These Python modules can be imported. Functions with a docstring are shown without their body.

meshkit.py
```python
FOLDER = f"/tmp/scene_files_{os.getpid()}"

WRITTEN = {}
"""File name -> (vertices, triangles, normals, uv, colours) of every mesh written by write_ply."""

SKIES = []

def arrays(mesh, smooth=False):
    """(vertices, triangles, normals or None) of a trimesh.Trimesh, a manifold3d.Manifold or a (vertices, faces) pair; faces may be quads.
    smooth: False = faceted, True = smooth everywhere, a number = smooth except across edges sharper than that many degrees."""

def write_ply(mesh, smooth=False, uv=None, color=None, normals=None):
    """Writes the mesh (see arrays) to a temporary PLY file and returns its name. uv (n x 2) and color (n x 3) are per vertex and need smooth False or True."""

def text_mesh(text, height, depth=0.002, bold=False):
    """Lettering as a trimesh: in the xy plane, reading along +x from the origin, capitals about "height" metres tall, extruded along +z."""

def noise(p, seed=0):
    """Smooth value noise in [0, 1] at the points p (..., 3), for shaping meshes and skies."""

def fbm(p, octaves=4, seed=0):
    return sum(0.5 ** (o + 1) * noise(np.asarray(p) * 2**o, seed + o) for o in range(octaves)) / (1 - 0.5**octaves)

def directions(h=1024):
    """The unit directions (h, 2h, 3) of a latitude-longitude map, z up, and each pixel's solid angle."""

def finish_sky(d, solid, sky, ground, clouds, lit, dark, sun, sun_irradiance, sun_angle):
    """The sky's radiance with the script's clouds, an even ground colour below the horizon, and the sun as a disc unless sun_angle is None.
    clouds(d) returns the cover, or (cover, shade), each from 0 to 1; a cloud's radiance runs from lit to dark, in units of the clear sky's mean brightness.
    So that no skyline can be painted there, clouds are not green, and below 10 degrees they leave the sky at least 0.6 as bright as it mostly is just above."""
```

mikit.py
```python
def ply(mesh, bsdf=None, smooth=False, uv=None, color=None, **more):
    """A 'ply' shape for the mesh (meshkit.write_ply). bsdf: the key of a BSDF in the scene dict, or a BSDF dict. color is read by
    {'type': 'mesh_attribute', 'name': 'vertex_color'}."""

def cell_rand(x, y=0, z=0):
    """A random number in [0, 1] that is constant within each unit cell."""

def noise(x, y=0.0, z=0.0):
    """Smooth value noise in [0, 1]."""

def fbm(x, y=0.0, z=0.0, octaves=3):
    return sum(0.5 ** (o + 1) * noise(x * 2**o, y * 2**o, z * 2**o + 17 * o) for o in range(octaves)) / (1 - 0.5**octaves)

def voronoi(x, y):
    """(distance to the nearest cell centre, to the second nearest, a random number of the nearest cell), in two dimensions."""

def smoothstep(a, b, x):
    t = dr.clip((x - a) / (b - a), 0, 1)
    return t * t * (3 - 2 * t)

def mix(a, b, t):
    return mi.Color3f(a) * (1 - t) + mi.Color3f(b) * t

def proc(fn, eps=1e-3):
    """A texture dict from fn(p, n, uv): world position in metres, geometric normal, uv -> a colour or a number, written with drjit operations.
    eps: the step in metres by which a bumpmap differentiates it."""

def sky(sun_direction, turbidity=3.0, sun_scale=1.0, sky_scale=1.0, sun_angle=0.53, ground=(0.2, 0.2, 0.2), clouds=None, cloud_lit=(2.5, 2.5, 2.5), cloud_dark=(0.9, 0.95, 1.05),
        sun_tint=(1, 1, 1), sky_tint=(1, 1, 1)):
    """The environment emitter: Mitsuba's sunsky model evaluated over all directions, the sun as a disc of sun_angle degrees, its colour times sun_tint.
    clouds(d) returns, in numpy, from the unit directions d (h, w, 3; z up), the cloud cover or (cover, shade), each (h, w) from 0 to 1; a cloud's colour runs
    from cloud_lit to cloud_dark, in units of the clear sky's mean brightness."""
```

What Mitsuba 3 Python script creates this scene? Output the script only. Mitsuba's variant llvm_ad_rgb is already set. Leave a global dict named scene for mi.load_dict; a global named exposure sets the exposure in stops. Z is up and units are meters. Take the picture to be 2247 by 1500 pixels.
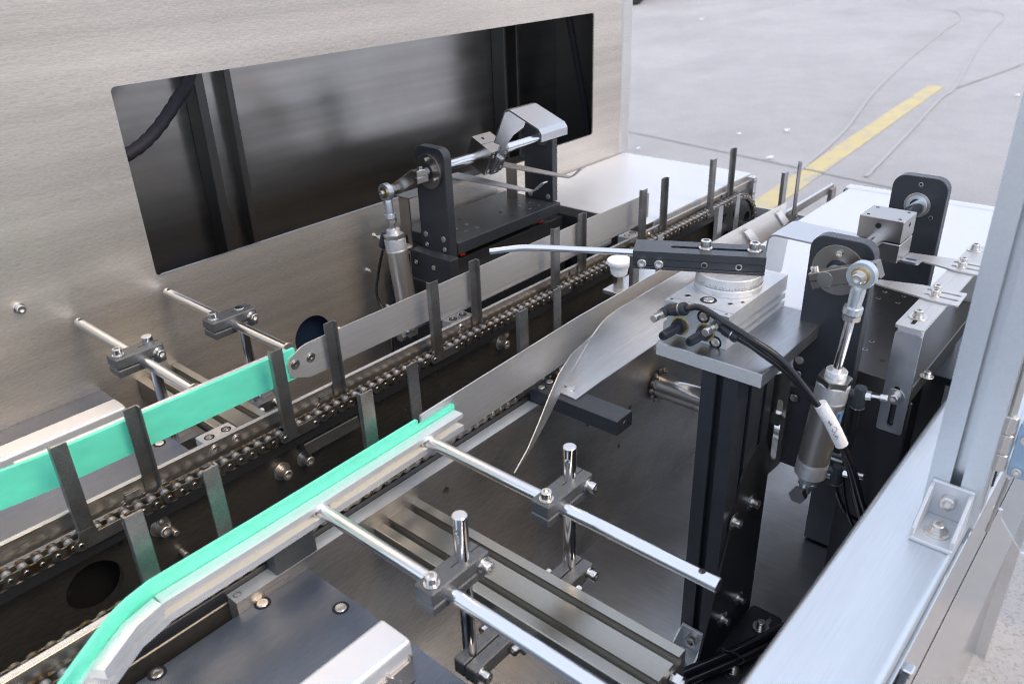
import math, random
import numpy as np, trimesh, drjit as dr, mitsuba as mi, mikit, meshkit
import manifold3d as m3
from shapely.geometry import Polygon, LineString, Point, box as sbox
from shapely.ops import unary_union
from mikit import noise, fbm, mix, smoothstep
random.seed(7); rng = np.random.default_rng(7)
scene, labels = {}, {}
V = np.array
# ------------------------------------------------------------------ camera, sky, exposure
CAM = V([-0.4432, -0.6485, 0.4605]); FWD = V([0.66604, 0.59283, -0.45271]); UP = V([0.36185, 0.27393, 0.89108])
scene['camera'] = dict(type='thinlens', fov=64.84, fov_axis='x', near_clip=0.02, far_clip=500.0, aperture_radius=0.0016, focus_distance=0.92,
    to_world=mi.ScalarTransform4f().look_at(origin=CAM.tolist(), target=(CAM + FWD).tolist(), up=UP.tolist()))
scene['sky'] = mikit.sky([0.1, -0.75, 0.75], turbidity=3, sun_scale=0.22, sun_angle=26, sun_tint=(1.0, 0.90, 0.76), ground=(0.3, 0.3, 0.3), clouds=lambda d: 0.85, cloud_lit=(2.1, 2.32, 2.8))
exposure = 2.45
GZ = -0.9

# ------------------------------------------------------------------ materials
def principled(rgb, rough=0.4, metal=0.0, **k):
    c = rgb if isinstance(rgb, dict) else {'type': 'rgb', 'value': list(rgb)}
    return {'type': 'principled', 'base_color': c, 'roughness': rough, 'metallic': metal, **k}
def two(b): return {'type': 'twosided', 'bsdf': b}
def streaks(p, fx, fy, fz, o=3): return fbm(p.x * fx, p.y * fy, p.z * fz, o)
def wall_col(p, n, uv):
    s = noise(p.x * 300, p.y * 300, p.z * 1100) * 0.6 + noise(p.x * 110, 7.0, p.z * 1900) * 0.4; b = noise(p.x * 1.2, 3.0, p.z * 26) * 0.6 + noise(p.x * 3, 8.0, p.z * 90) * 0.4; bl = fbm(p.x * 4, p.y * 4, p.z * 6, 3)
    dash = smoothstep(0.72, 0.86, noise(p.x * 120, 11.0, p.z * 420)) * smoothstep(0.45, 0.75, noise(p.x * 2, 5.0, p.z * 34))
    v = 0.64 + 0.30 * (s - 0.5) + 0.22 * (b - 0.5) + 0.20 * (bl - 0.5)
    return mi.Color3f(1.0, 0.915, 0.81) * dr.maximum(v * (1 - 0.10 * dash), 0.05)
def wall_rough(p, n, uv): return 0.40 + 0.18 * (streaks(p, 90, 90, 900, 2) - 0.5)
def dark_col(p, n, uv):
    s = streaks(p, 150, 300, 1100, 2); b = fbm(p.x * 12, p.y * 12, p.z * 16, 4)
    v = 0.44 + 0.30 * (s - 0.5) + 0.40 * (b - 0.5)
    return mi.Color3f(1.0, 0.93, 0.85) * dr.maximum(v, 0.05)
def sheet_col(p, n, uv):
    s = streaks(p, 30, 900, 1300, 2); b = fbm(p.x * 6, p.y * 6, p.z * 9, 3)
    return mi.Color3f(1.0, 0.985, 0.965) * (0.66 + 0.16 * (s - 0.5) + 0.16 * (b - 0.5))
def sheet_rough(p, n, uv): return 0.42 + 0.14 * (streaks(p, 30, 900, 1300, 2) - 0.5) + 0.1 * (fbm(p.x * 20, p.y * 20, p.z * 20, 2) - 0.5)
def pan_col(p, n, uv):
    s = streaks(p, 700, 60, 60, 2); b = fbm(p.x * 9, p.y * 13, 2.0, 4)
    return mi.Color3f(0.98, 0.99, 1.0) * (0.70 + 0.16 * (s - 0.5) + 0.3 * (b - 0.5))
def pan_rough(p, n, uv): return 0.31 + 0.20 * (fbm(p.x * 16, p.y * 22, p.z * 16, 4) - 0.5)
def deck_col(p, n, uv):
    s = streaks(p, 120, 900, 900, 2); b = fbm(p.x * 8, p.y * 14, 5.0, 4)
    return mi.Color3f(0.84, 0.98, 1.24) * (0.165 + 0.05 * (s - 0.5) + 0.07 * (b - 0.5))
def black_col(p, n, uv):
    b = fbm(p.x * 25, p.y * 25, p.z * 25, 3); s = streaks(p, 900, 900, 200, 2)
    return mi.Color3f(0.88, 1.0, 1.20) * (0.032 + 0.012 * (b - 0.5) + 0.008 * (s - 0.5))
def gray_col(p, n, uv):
    s = streaks(p, 500, 900, 900, 2); b = fbm(p.x * 40, p.y * 40, p.z * 40, 3)
    return mi.Color3f(0.97, 1.0, 1.03) * (0.13 + 0.05 * (s - 0.5) + 0.03 * (b - 0.5))
def lug_col(p, n, uv):
    s = fbm(p.x * 800, p.y * 800, p.z * 800, 2); b = fbm(p.x * 60, p.y * 60, p.z * 60, 3); rust = smoothstep(0.06, -0.01, p.z) * smoothstep(0.48, 0.66, fbm(p.x * 70, p.y * 70, p.z * 50, 3))
    return mix(mi.Color3f(0.98, 0.97, 0.95) * (0.30 + 0.16 * (s - 0.5) + 0.16 * (b - 0.5)), (0.22, 0.15, 0.06), rust * 0.55)
def chain_col(p, n, uv):
    b = fbm(p.x * 160, p.y * 160, p.z * 160, 3); return mix((0.20, 0.19, 0.17), (0.10, 0.065, 0.03), smoothstep(0.42, 0.72, b))
def concrete_col(p, n, uv):
    b = fbm(p.x * 0.7, p.y * 0.7, 1.0, 4); s = fbm(p.x * 7, p.y * 7, 2.0, 4); f = noise(p.x * 160, p.y * 160, 1.0)
    v = 0.35 + 0.07 * (b - 0.5) + 0.045 * (s - 0.5) + 0.05 * (f - 0.5)
    near = smoothstep(0.70, 0.80, noise(p.x * 190, p.y * 190, 4.0)) * smoothstep(2.2, 1.2, p.x)
    stain = smoothstep(0.50, 0.75, fbm(p.x * 0.5 + 7, p.y * 1.3, 3.0, 3))
    return mi.Color3f(1.0, 0.985, 0.985) * v * (1 - 0.22 * near) * (1 - 0.08 * stain)
def yellow_col(p, n, uv):
    w = smoothstep(0.46, 0.66, fbm(p.x * 14, p.y * 14, 1.0, 4)); w2 = smoothstep(0.56, 0.64, fbm(p.x * 3.2, p.y * 9, 6.0, 4))
    return mix((0.52, 0.44, 0.23), (0.36, 0.35, 0.33), dr.minimum(1.0, w * 0.35 + w2 * 0.6))
def green_col(p, n, uv): return mi.Color3f(0.14, 0.74, 0.52) * (1 + 0.20 * (fbm(p.x * 40, p.y * 90, p.z * 90, 3) - 0.5))
def alu_col(p, n, uv): return mi.Color3f(0.97, 0.985, 1.0) * (0.78 + 0.12 * (streaks(p, 60, 900, 900, 2) - 0.5))
def beam_col(p, n, uv):
    s = streaks(p, 25, 1100, 700, 2); b = fbm(p.x * 5, p.y * 20, p.z * 8, 3); return mi.Color3f(0.93, 0.97, 1.0) * (0.74 + 0.10 * (s - 0.5) + 0.12 * (b - 0.5))
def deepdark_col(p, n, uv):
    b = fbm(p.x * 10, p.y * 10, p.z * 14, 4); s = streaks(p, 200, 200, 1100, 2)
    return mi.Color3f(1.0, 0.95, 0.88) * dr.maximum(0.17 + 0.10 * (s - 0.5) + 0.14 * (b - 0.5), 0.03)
def cab_col(p, n, uv): return mi.Color3f(1.0, 0.98, 0.95) * (0.42 + 0.16 * (streaks(p, 3, 1, 60, 3) - 0.5) + 0.10 * (fbm(p.x * 12, p.y, p.z * 9, 4) - 0.5))
def cab_rough(p, n, uv): return 0.24 + 0.22 * (streaks(p, 2.0, 1, 16, 3) - 0.5)
def plate_col(p, n, uv): return mi.Color3f(0.95, 0.98, 1.02) * (0.40 + 0.12 * (noise(p.x * 60, p.y * 900, p.z * 900) - 0.5) + 0.10 * (fbm(p.x * 30, p.y * 30, p.z * 30, 3) - 0.5))
P = mikit.proc
MATS = dict(
    wall_steel=two(principled(P(wall_col), P(wall_rough), 0.82)),
    dark_steel=two(principled(P(dark_col), 0.42, 0.85)),
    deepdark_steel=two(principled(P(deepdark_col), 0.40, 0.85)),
    sheet_steel=two(principled(P(sheet_col), P(sheet_rough), 0.72)),
    cabinet_steel=two(principled(P(cab_col), P(cab_rough), 1.0)),
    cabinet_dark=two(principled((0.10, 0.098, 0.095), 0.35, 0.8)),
    pan_steel=two(principled(P(pan_col), P(pan_rough), 1.0)),
    white_steel=two(principled((0.74, 0.75, 0.77), 0.40, 0.6)),
    beam_steel=two(principled(P(beam_col), 0.33, 0.92)),
    skirt_steel=two(principled((0.66, 0.65, 0.64), 0.12, 1.0)),
    deck_finish=two(principled(P(deck_col), 0.36, 0.75)),
    black_anodised=two(principled(P(black_col), 0.34, 0.0, specular=0.55)),
    black_steel=two(principled((0.055, 0.058, 0.065), 0.30, 0.6)),
    gray_anodised=two(principled(P(gray_col), 0.40, 0.55)),
    bronze_alu=two(principled((0.36, 0.35, 0.315), 0.27, 0.9)),
    alu=two(principled(P(alu_col), 0.38, 0.55)),
    alu_matte=two(principled((0.62, 0.64, 0.66), 0.42, 0.6)),
    alu_edge=two(principled((0.66, 0.68, 0.70), 0.30, 0.9)),
    alu_plate=two(principled(P(plate_col), 0.30, 0.92)),
    deflector_steel=two(principled(P(sheet_col), 0.33, 0.85)),
    flap_steel=two(principled((0.60, 0.60, 0.61), 0.27, 0.95)),
    rail_steel=two(principled(P(dark_col), 0.33, 0.95)),
    cream=two(principled((0.70, 0.67, 0.58), 0.5, 0.0)),
    chrome=two(principled((0.80, 0.80, 0.81), 0.13, 1.0)),
    bright_steel=two(principled((0.72, 0.70, 0.67), 0.20, 1.0)),
    nickel=two(principled((0.50, 0.47, 0.44), 0.28, 1.0)),
    zinc=two(principled((0.62, 0.68, 0.72), 0.32, 0.85)),
    tube_steel=two(principled((0.60, 0.57, 0.54), 0.30, 0.85)),
    lug_steel=two(principled(P(lug_col), 0.36, 0.9)),
    chain_plate=two(principled(P(chain_col), 0.34, 0.85)),
    chain_roller=two(principled((0.40, 0.42, 0.46), 0.45, 0.75)),
    dark_nickel=two(principled((0.30, 0.28, 0.26), 0.30, 0.95)),
    satin_black=two(principled((0.10, 0.098, 0.096), 0.30, 0.8)),
    leg_steel=two(principled((0.45, 0.47, 0.50), 0.32, 0.95)),
    pin_steel=two(principled((0.50, 0.49, 0.47), 0.25, 1.0)),
    green_plastic=two(principled(P(green_col), 0.38, 0.0, specular=0.5)),
    white_plastic=two(principled((0.82, 0.85, 0.87), 0.45, 0.0)),
    white_tape=two(principled((0.80, 0.80, 0.80), 0.6, 0.0)),
    ink=two(principled((0.03, 0.03, 0.05), 0.6, 0.0)),
    black_plastic=two(principled((0.022, 0.027, 0.036), 0.38, 0.0)),
    black_hose=two(principled((0.012, 0.012, 0.015), 0.16, 0.0, specular=0.6)),
    cloth_hose=two(principled((0.022, 0.02, 0.03), 0.6, 0.0)),
    socket_dark=two(principled((0.10, 0.095, 0.09), 0.35, 0.9)),
    hole_black=two(principled((0.006, 0.006, 0.008), 0.7, 0.0)),
    navy=two(principled((0.006, 0.018, 0.05), 0.45, 0.0)),
    red_plastic=two(principled((0.75, 0.03, 0.015), 0.4, 0.0)),
    brass=two(principled((0.62, 0.47, 0.22), 0.3, 1.0)),
    blue_sticker=two(principled((0.16, 0.30, 0.48), 0.4, 0.0)),
    clear_blue=two(principled((0.30, 0.42, 0.55), 0.3, 0.4)),
    weld=two(principled((0.62, 0.58, 0.52), 0.25, 1.0)),
    acrylic={'type': 'dielectric', 'int_ior': 1.49, 'specular_transmittance': {'type': 'rgb', 'value': [0.93, 0.96, 0.98]}},
    concrete=two(principled(P(concrete_col), 0.75, 0.0)),
    yellow_paint=two(principled(P(yellow_col), 0.7, 0.0)),
    scuff=two(principled((0.372, 0.367, 0.373), 0.8, 0.0)),
    joint=two(principled((0.325, 0.32, 0.32), 0.9, 0.0)),
    paper=two(principled((0.82, 0.83, 0.88), 0.7, 0.0)),
    rubber=two(principled((0.02, 0.02, 0.022), 0.7, 0.0)),
    car_paint=two(principled((0.10, 0.13, 0.2), 0.2, 0.3, clearcoat=1.0)),
)
scene.update(MATS)

# ------------------------------------------------------------------ scene helpers
def numbered(k):
    if k not in used: used.add(k); return k
    i = 1
    while f'{k}_{i:03d}' in used: i += 1
    used.add(f'{k}_{i:03d}'); return f'{k}_{i:03d}'
used = set()
def thing(name, label, cat, group=None):
    k = numbered(name); labels[k] = {'label': label, 'category': cat}
    if group: labels[k]['group'] = group
    return k
def put(parent, name, mesh, mat, smooth=35, T=None, label=None):
    k = numbered(parent + '__' + name)
    d = mesh if isinstance(mesh, dict) else mikit.ply(mesh, mat, smooth)
    if isinstance(mesh, dict): d = {**mesh}
    if T is not None: d['to_world'] = mi.ScalarTransform4f(np.asarray(T, float))
    scene[k] = d
    if label: labels[k] = {'label': label}
    return k
def one(name, mesh, mat, label, cat, smooth=35, group=None, T=None):
    k = thing(name, label, cat, group); d = {**mesh} if isinstance(mesh, dict) else mikit.ply(mesh, mat, smooth)
    if T is not None: d['to_world'] = mi.ScalarTransform4f(np.asarray(T, float))
    scene[k] = d; return k
def struct(name, mesh, mat, label=None, smooth=False):
    k = numbered(name); scene[k] = mikit.ply(mesh, mat, smooth); labels[k] = {'kind': 'structure'}
    if label: labels[k]['label'] = label
    return k
# ------------------------------------------------------------------ mesh helpers
def cat(*ms): return trimesh.util.concatenate([m for m in ms if m is not None])
def hull(pts): return trimesh.convex.convex_hull(np.asarray(pts, float))
def box(x0, x1, y0, y1, z0, z1, c=0.0006):
    lo, hi = V([min(x0, x1), min(y0, y1), min(z0, z1)]), V([max(x0, x1), max(y0, y1), max(z0, z1)])
    c = min(c, 0.3 * (hi - lo).min())
    if c <= 0: return trimesh.creation.box(bounds=[lo, hi])
    pts = []
    for s in np.ndindex(2, 2, 2):
        p = np.where(s, hi, lo); d = np.where(s, -c, c)
        for k in range(3):
            q = p + d; q[k] = p[k]; pts.append(q)
    return hull(pts)
def frame(a):
    a = np.asarray(a, float); a = a / np.linalg.norm(a)
    x = np.cross(a, [0, 0, 1.0] if abs(a[2]) < 0.9 else [1.0, 0, 0]); x /= np.linalg.norm(x)
    return x, np.cross(a, x), a
def at(p, a, s=1.0, spin=0.0):
    x, y, z = frame(a); c, q = math.cos(spin), math.sin(spin); x, y = x * c + y * q, y * c - x * q
    M = np.eye(4); M[:3, 0], M[:3, 1], M[:3, 2], M[:3, 3] = x * s, y * s, z * s, p; return M
def lathe(prof, seg=28):
    prof = np.asarray(prof, float); ang = np.arange(seg) * 2 * np.pi / seg; v, f = [], []
    for r, h in prof: v += [[r * math.cos(t), r * math.sin(t), h] for t in ang]
    n = len(prof)
    for i in range(n - 1):
        for j in range(seg):
            a, b = i * seg + j, i * seg + (j + 1) % seg; c, d = a + seg, b + seg
            f += [[a, b, d], [a, d, c]]
    v += [[0, 0, prof[0][1]], [0, 0, prof[-1][1]]]; a, b = n * seg, n * seg + 1
    for j in range(seg):
        k = (j + 1) % seg; f += [[a, k, j], [b, (n - 1) * seg + j, (n - 1) * seg + k]]
    return trimesh.Trimesh(v, f, process=False)
def moved(m, T): m = m.copy(); m.apply_transform(T); return m
def cyl(p0, p1, r, seg=28, c=0.0004):
    p0, p1 = V(p0, float) if False else np.asarray(p0, float), np.asarray(p1, float); h = np.linalg.norm(p1 - p0); c = min(c, r * .4, h * .3)
    return moved(lathe([(r - c, 0), (r, c), (r, h - c), (r - c, h)], seg), at(p0, p1 - p0))
def rev(p, a, prof, seg=32): return moved(lathe(prof, seg), at(p, a))
def ring(p, a, r0, r1, h, seg=36): return moved(lathe_ring(r0, r1, h, seg), at(p, a))
def lathe_ring(r0, r1, h, seg=36, c=0.0003):
    prof = [(r0, 0), (r1 - c, 0), (r1, c), (r1, h - c), (r1 - c, h), (r0, h), (r0, 0)]
    ang = np.arange(seg) * 2 * np.pi / seg; v, f = [], []
    for r, z in prof[:-1]: v += [[r * math.cos(t), r * math.sin(t), z] for t in ang]
    n = len(prof) - 1
    for i in range(n):
        for j in range(seg):
            a, b = i * seg + j, i * seg + (j + 1) % seg; c2, d = ((i + 1) % n) * seg + j, ((i + 1) % n) * seg + (j + 1) % seg
            f += [[a, b, d], [a, d, c2]]
    return trimesh.Trimesh(v, f, process=False)
def prism(poly, axis, a, b):
    if not isinstance(poly, Polygon) and not hasattr(poly, 'geoms'): poly = Polygon(poly)
    out = []
    for g in getattr(poly, 'geoms', [poly]):
        m = trimesh.creation.extrude_polygon(g, abs(b - a), engine='earcut'); v = m.vertices.copy(); v[:, 2] += min(a, b); f = m.faces.copy()
        if axis == 'x': v = v[:, [2, 0, 1]]
        elif axis == 'y': v = v[:, [0, 2, 1]]; f = f[:, ::-1]
        out.append(trimesh.Trimesh(v, f, process=False))
    return cat(*out)
def slab(poly, axis, a, b, c=0.0006):          # convex outline with chamfered rims
    if not isinstance(poly, Polygon): poly = Polygon(poly)
    a, b = min(a, b), max(a, b); o = np.array(poly.exterior.coords)[:-1]; i = np.array(poly.buffer(-c, join_style=2).exterior.coords)[:-1]
    pts = [(*q, z) for q in o for z in (a + c, b - c)] + [(*q, z) for q in i for z in (a, b)]
    v = np.array(pts); v = v[:, [2, 0, 1]] if axis == 'x' else v[:, [0, 2, 1]] if axis == 'y' else v
    return hull(v)
def rrect(x0, x1, y0, y1, r, q=6): return sbox(x0 + r, y0 + r, x1 - r, y1 - r).buffer(r, quad_segs=q)
def slot(x0, y0, x1, y1, w): return LineString([(x0, y0), (x1, y1)]).buffer(w / 2, quad_segs=6)
def bent(pts, t, r=0.0, axis='x', a=0, b=1):   # sheet folded along a profile
    l = LineString(pts)
    if r: l = l.buffer(r, quad_segs=5, join_style=1).buffer(-r).exterior if False else l
    poly = l.buffer(t / 2, cap_style=2, join_style=1, quad_segs=6); return prism(poly, axis, a, b)
def smooth_path(pts, n=8):
    p = np.asarray(pts, float); p = np.vstack([2 * p[0] - p[1], p, 2 * p[-1] - p[-2]]); out = []
    for i in range(1, len(p) - 2):
        for t in np.linspace(0, 1, n, endpoint=False):
            a, b, c, d = p[i - 1:i + 3]
            out.append(0.5 * (2 * b + (c - a) * t + (2 * a - 5 * b + 4 * c - d) * t * t + (3 * b - a - 3 * c + d) * t ** 3))
    return np.array(out + [p[-2]])
def tube(pts, r, seg=12, n=8, smooth=True):
    p = smooth_path(pts, n) if smooth else np.asarray(pts, float); tg = np.gradient(p, axis=0); tg /= np.linalg.norm(tg, axis=1, keepdims=True)
    x = frame(tg[0])[0]; v, f = [], []
    rr = np.broadcast_to(r, len(p))
    for i in range(len(p)):
        x = x - tg[i] * (x @ tg[i]); x /= np.linalg.norm(x); y = np.cross(tg[i], x)
        v += [p[i] + rr[i] * (x * math.cos(t) + y * math.sin(t)) for t in np.arange(seg) * 2 * np.pi / seg]
    for i in range(len(p) - 1):
        for j in range(seg):
            a, b = i * seg + j, i * seg + (j + 1) % seg; f += [[a, b, b + seg], [a, b + seg, a + seg]]
    v += [p[0], p[-1]]; a, b = len(v) - 2, len(v) - 1; e = (len(p) - 1) * seg
    for j in range(seg): k = (j + 1) % seg; f += [[a, k, j], [b, e + j, e + k]]
    return trimesh.Trimesh(v, f, process=False)
def man(m): return m3.Manifold(m3.Mesh(np.asarray(m.vertices, np.float32), np.asarray(m.faces, np.uint32)))
def tri(m): q = m.to_mesh(); return trimesh.Trimesh(q.vert_properties[:, :3], q.tri_verts, process=False)
def cut(a, *bs):
    a = m3.Manifold(m3.Mesh(np.asarray(a.vertices, np.float32), np.asarray(a.faces, np.uint32)))
    a = man(trimesh.Trimesh(tri(a).vertices, tri(a).faces, process=True)) if a.is_empty() else a
    for b in bs: a = a - man(b)
    return tri(a)
# ------------------------------------------------------------------ fasteners (unit: metres, M5..M6; local z points out of the surface)
def hexagon(r): return Polygon([(r * math.cos(k * math.pi / 3), r * math.sin(k * math.pi / 3)) for k in range(6)])
def head(r, h, hx, d, z0):
    m = tri(m3.Manifold.revolve(m3.CrossSection([[(0, 0), (r - .0002, 0), (r, .0003), (r, h - .0006), (r - .0006, h), (0, h)]]), 24))
    hole = tri(m3.Manifold.extrude(m3.CrossSection([[(hx * math.cos(k * math.pi / 3), hx * math.sin(k * math.pi / 3)) for k in range(6)]]), d + .001).translate([0, 0, h - d]))
    return moved(cut(m, hole), at([0, 0, z0], [0, 0, 1]))
def washer(r, h, z0=0.0, ri=0.003): return moved(lathe_ring(ri, r, h, 28, .0002), at([0, 0, z0], [0, 0, 1]))
CAP = mikit.ply(cat(washer(.0062, .0012), lathe([(.0043, .0012), (.0043, .0022)], 20), head(.0048, .006, .0029, .0035, .0022)), 'bright_steel', 35)
CAPLOW = mikit.ply(cat(head(.0048, .006, .0029, .0035, 0)), 'bright_steel', 35)
CAPBIG = mikit.ply(cat(washer(.0095, .0014), washer(.0058, .0012, .0014), head(.0048, .006, .0029, .0035, .0026)), 'bright_steel', 35)
LONGCAP = mikit.ply(cat(washer(.0090, .0016), lathe([(.0060, .0016), (.0060, .0034)], 24), head(.0050, .0085, .0030, .0035, .0034)), 'tube_steel', 35)
FLUSH = mikit.ply(cat(lathe_ring(.0047, .0056, .0005, 28, .0002), head(.0045, .0007, .0024, .0006, 0.0)), 'bright_steel', 35)
SUNK = mikit.ply(cat(head(.0044, .0009, .0024, .0007, 0.0)), 'bright_steel', 35)
CSK = mikit.ply(cat(lathe_ring(.0036, .0046, .0005, 28, .0002), head(.0034, .0007, .0016, .0006, 0.0)), 'nickel', 35)
HEXNUT = mikit.ply(prism(hexagon(.0095), 'z', 0, .0075), 'bright_steel', False)
HEXHEAD = mikit.ply(cat(washer(.0062, .0012), prism(hexagon(.0052), 'z', .0012, .0052)), 'bright_steel', False)
THREAD = mikit.ply(lathe_ring(.0020, .0029, .0004, 20, .0001), 'bright_steel', 30)
DARKDISC = mikit.ply(lathe([(.0021, 0), (.0021, .0002)], 18), 'hole_black', 30)  # flat disc painting the shade inside a drilled hole, no recess
CBORE = mikit.ply(lathe_ring(.0041, .0062, .0004, 28, .0001), 'hole_black', 30)  # flat ring painting the shaded gap round a sunk screw head
def bolt(parent, kind, p, a, s=1.0, name='bolt', spin=None):
    if kind is SUNK: kk = put(parent, name, kind, None, T=at(p, a, s, 0.4)); put(parent, 'counterbore_shade', CBORE, None, T=at(p, a, s)); return kk
    return put(parent, name, kind, None, T=at(p, a, s, rng.uniform(0, 1) if spin is None else spin))
def thread_hole(parent, p, a, s=1.0):
    k = put(parent, 'tapped_hole', THREAD, None, T=at(p, a, s)); put(k, 'bore_shade', DARKDISC, None, T=at(p, a, s))
X, Y, Z = V([1., 0, 0]), V([0, 1., 0]), V([0, 0, 1.])

# ================================================================== SETTING
g = np.array([[-60, -60], [120, -60], [120, 120], [-60, 120]], float)
struct('ground', trimesh.Trimesh(np.c_[g, np.full(4, GZ)], [[0, 1, 2], [0, 2, 3]], process=False), 'concrete', 'pale grey concrete yard floor')
def flat(poly, z, mat, name, label): return struct(name, prism(poly, 'z', z - .001, z), mat, label)
yl = LineString([(3.55, 1.105), (7.72, 1.395)]).buffer(0.068, cap_style=2)
flat(yl, GZ + .004, 'yellow_paint', 'yellow_line_marking', 'worn yellow floor line running away across the concrete')
def ribbon(pts, w): return LineString(smooth_path(np.c_[pts, np.zeros(len(pts))], 8)[:, :2]).buffer(w / 2, cap_style=2)
flat(ribbon([(4.45, 0.86), (5.61, 1.0), (7.1, 1.19), (7.67, 1.23), (9.5, 1.55), (12.3, 2.0), (13.6, 2.15), (14.6, 2.4), (15.2, 3.0)], .022), GZ + .0085, 'scuff', 'tyre_scuff_mark', 'thin pale curved scuff line crossing the end of the yellow line')
flat(ribbon([(4.3, 1.22), (5.53, 1.40), (7.23, 1.76), (9.6, 2.15), (12, 2.5), (13.7, 2.73), (14.8, 3.2), (15.2, 4.0)], .022), GZ + .0085, 'scuff', 'tyre_scuff_mark', 'thin pale curved scuff line left of the yellow line')
flat(ribbon([(7.7, 1.22), (9.45, 1.04), (12.5, 0.9)], .02), GZ + .0085, 'joint', 'floor_joint', 'fine dark joint line in the concrete right of the yellow line')
flat(ribbon([(4.75, 3.0), (4.70, 2.65), (4.49, 1.57), (4.3, .6), (4.1, -.6)], .014), GZ + .0085, 'joint', 'floor_joint', 'fine dark joint line across the concrete behind the machine')
def scrap(x, y, s, lab):
    p = rng.normal(0, 1, (14, 3)) * V([s, s * .6, .06 * s]); p[:, 2] += GZ + .012 + .3 * s; p[:, :2] += [x, y]; one('paper_scrap', hull(p), 'paper', lab, 'litter', False)
scrap(12.03, 6.13, .05, 'small white litter scrap on the concrete nearest the parked wheel')
scrap(5.04, 1.96, .018, 'white paper bit on the floor, leftmost of the pair beyond the steel box')
scrap(5.32, 1.73, .02, 'white paper bit on the floor, right one of the pair beyond the steel box')
scrap(4.53, 1.50, .02, 'white paper bit on the floor closest to the yellow line')
scrap(4.28, 2.33, .014, 'tiny white speck on the floor beside the cabinet corner post')
scrap(7.54, 0.717, .016, 'tiny pale leaf bit on the floor near the upper right edge')
scrap(3.59, 0.065, .012, 'tiny pale leaf bit on the floor right of the tall black bearing plate')
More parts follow.
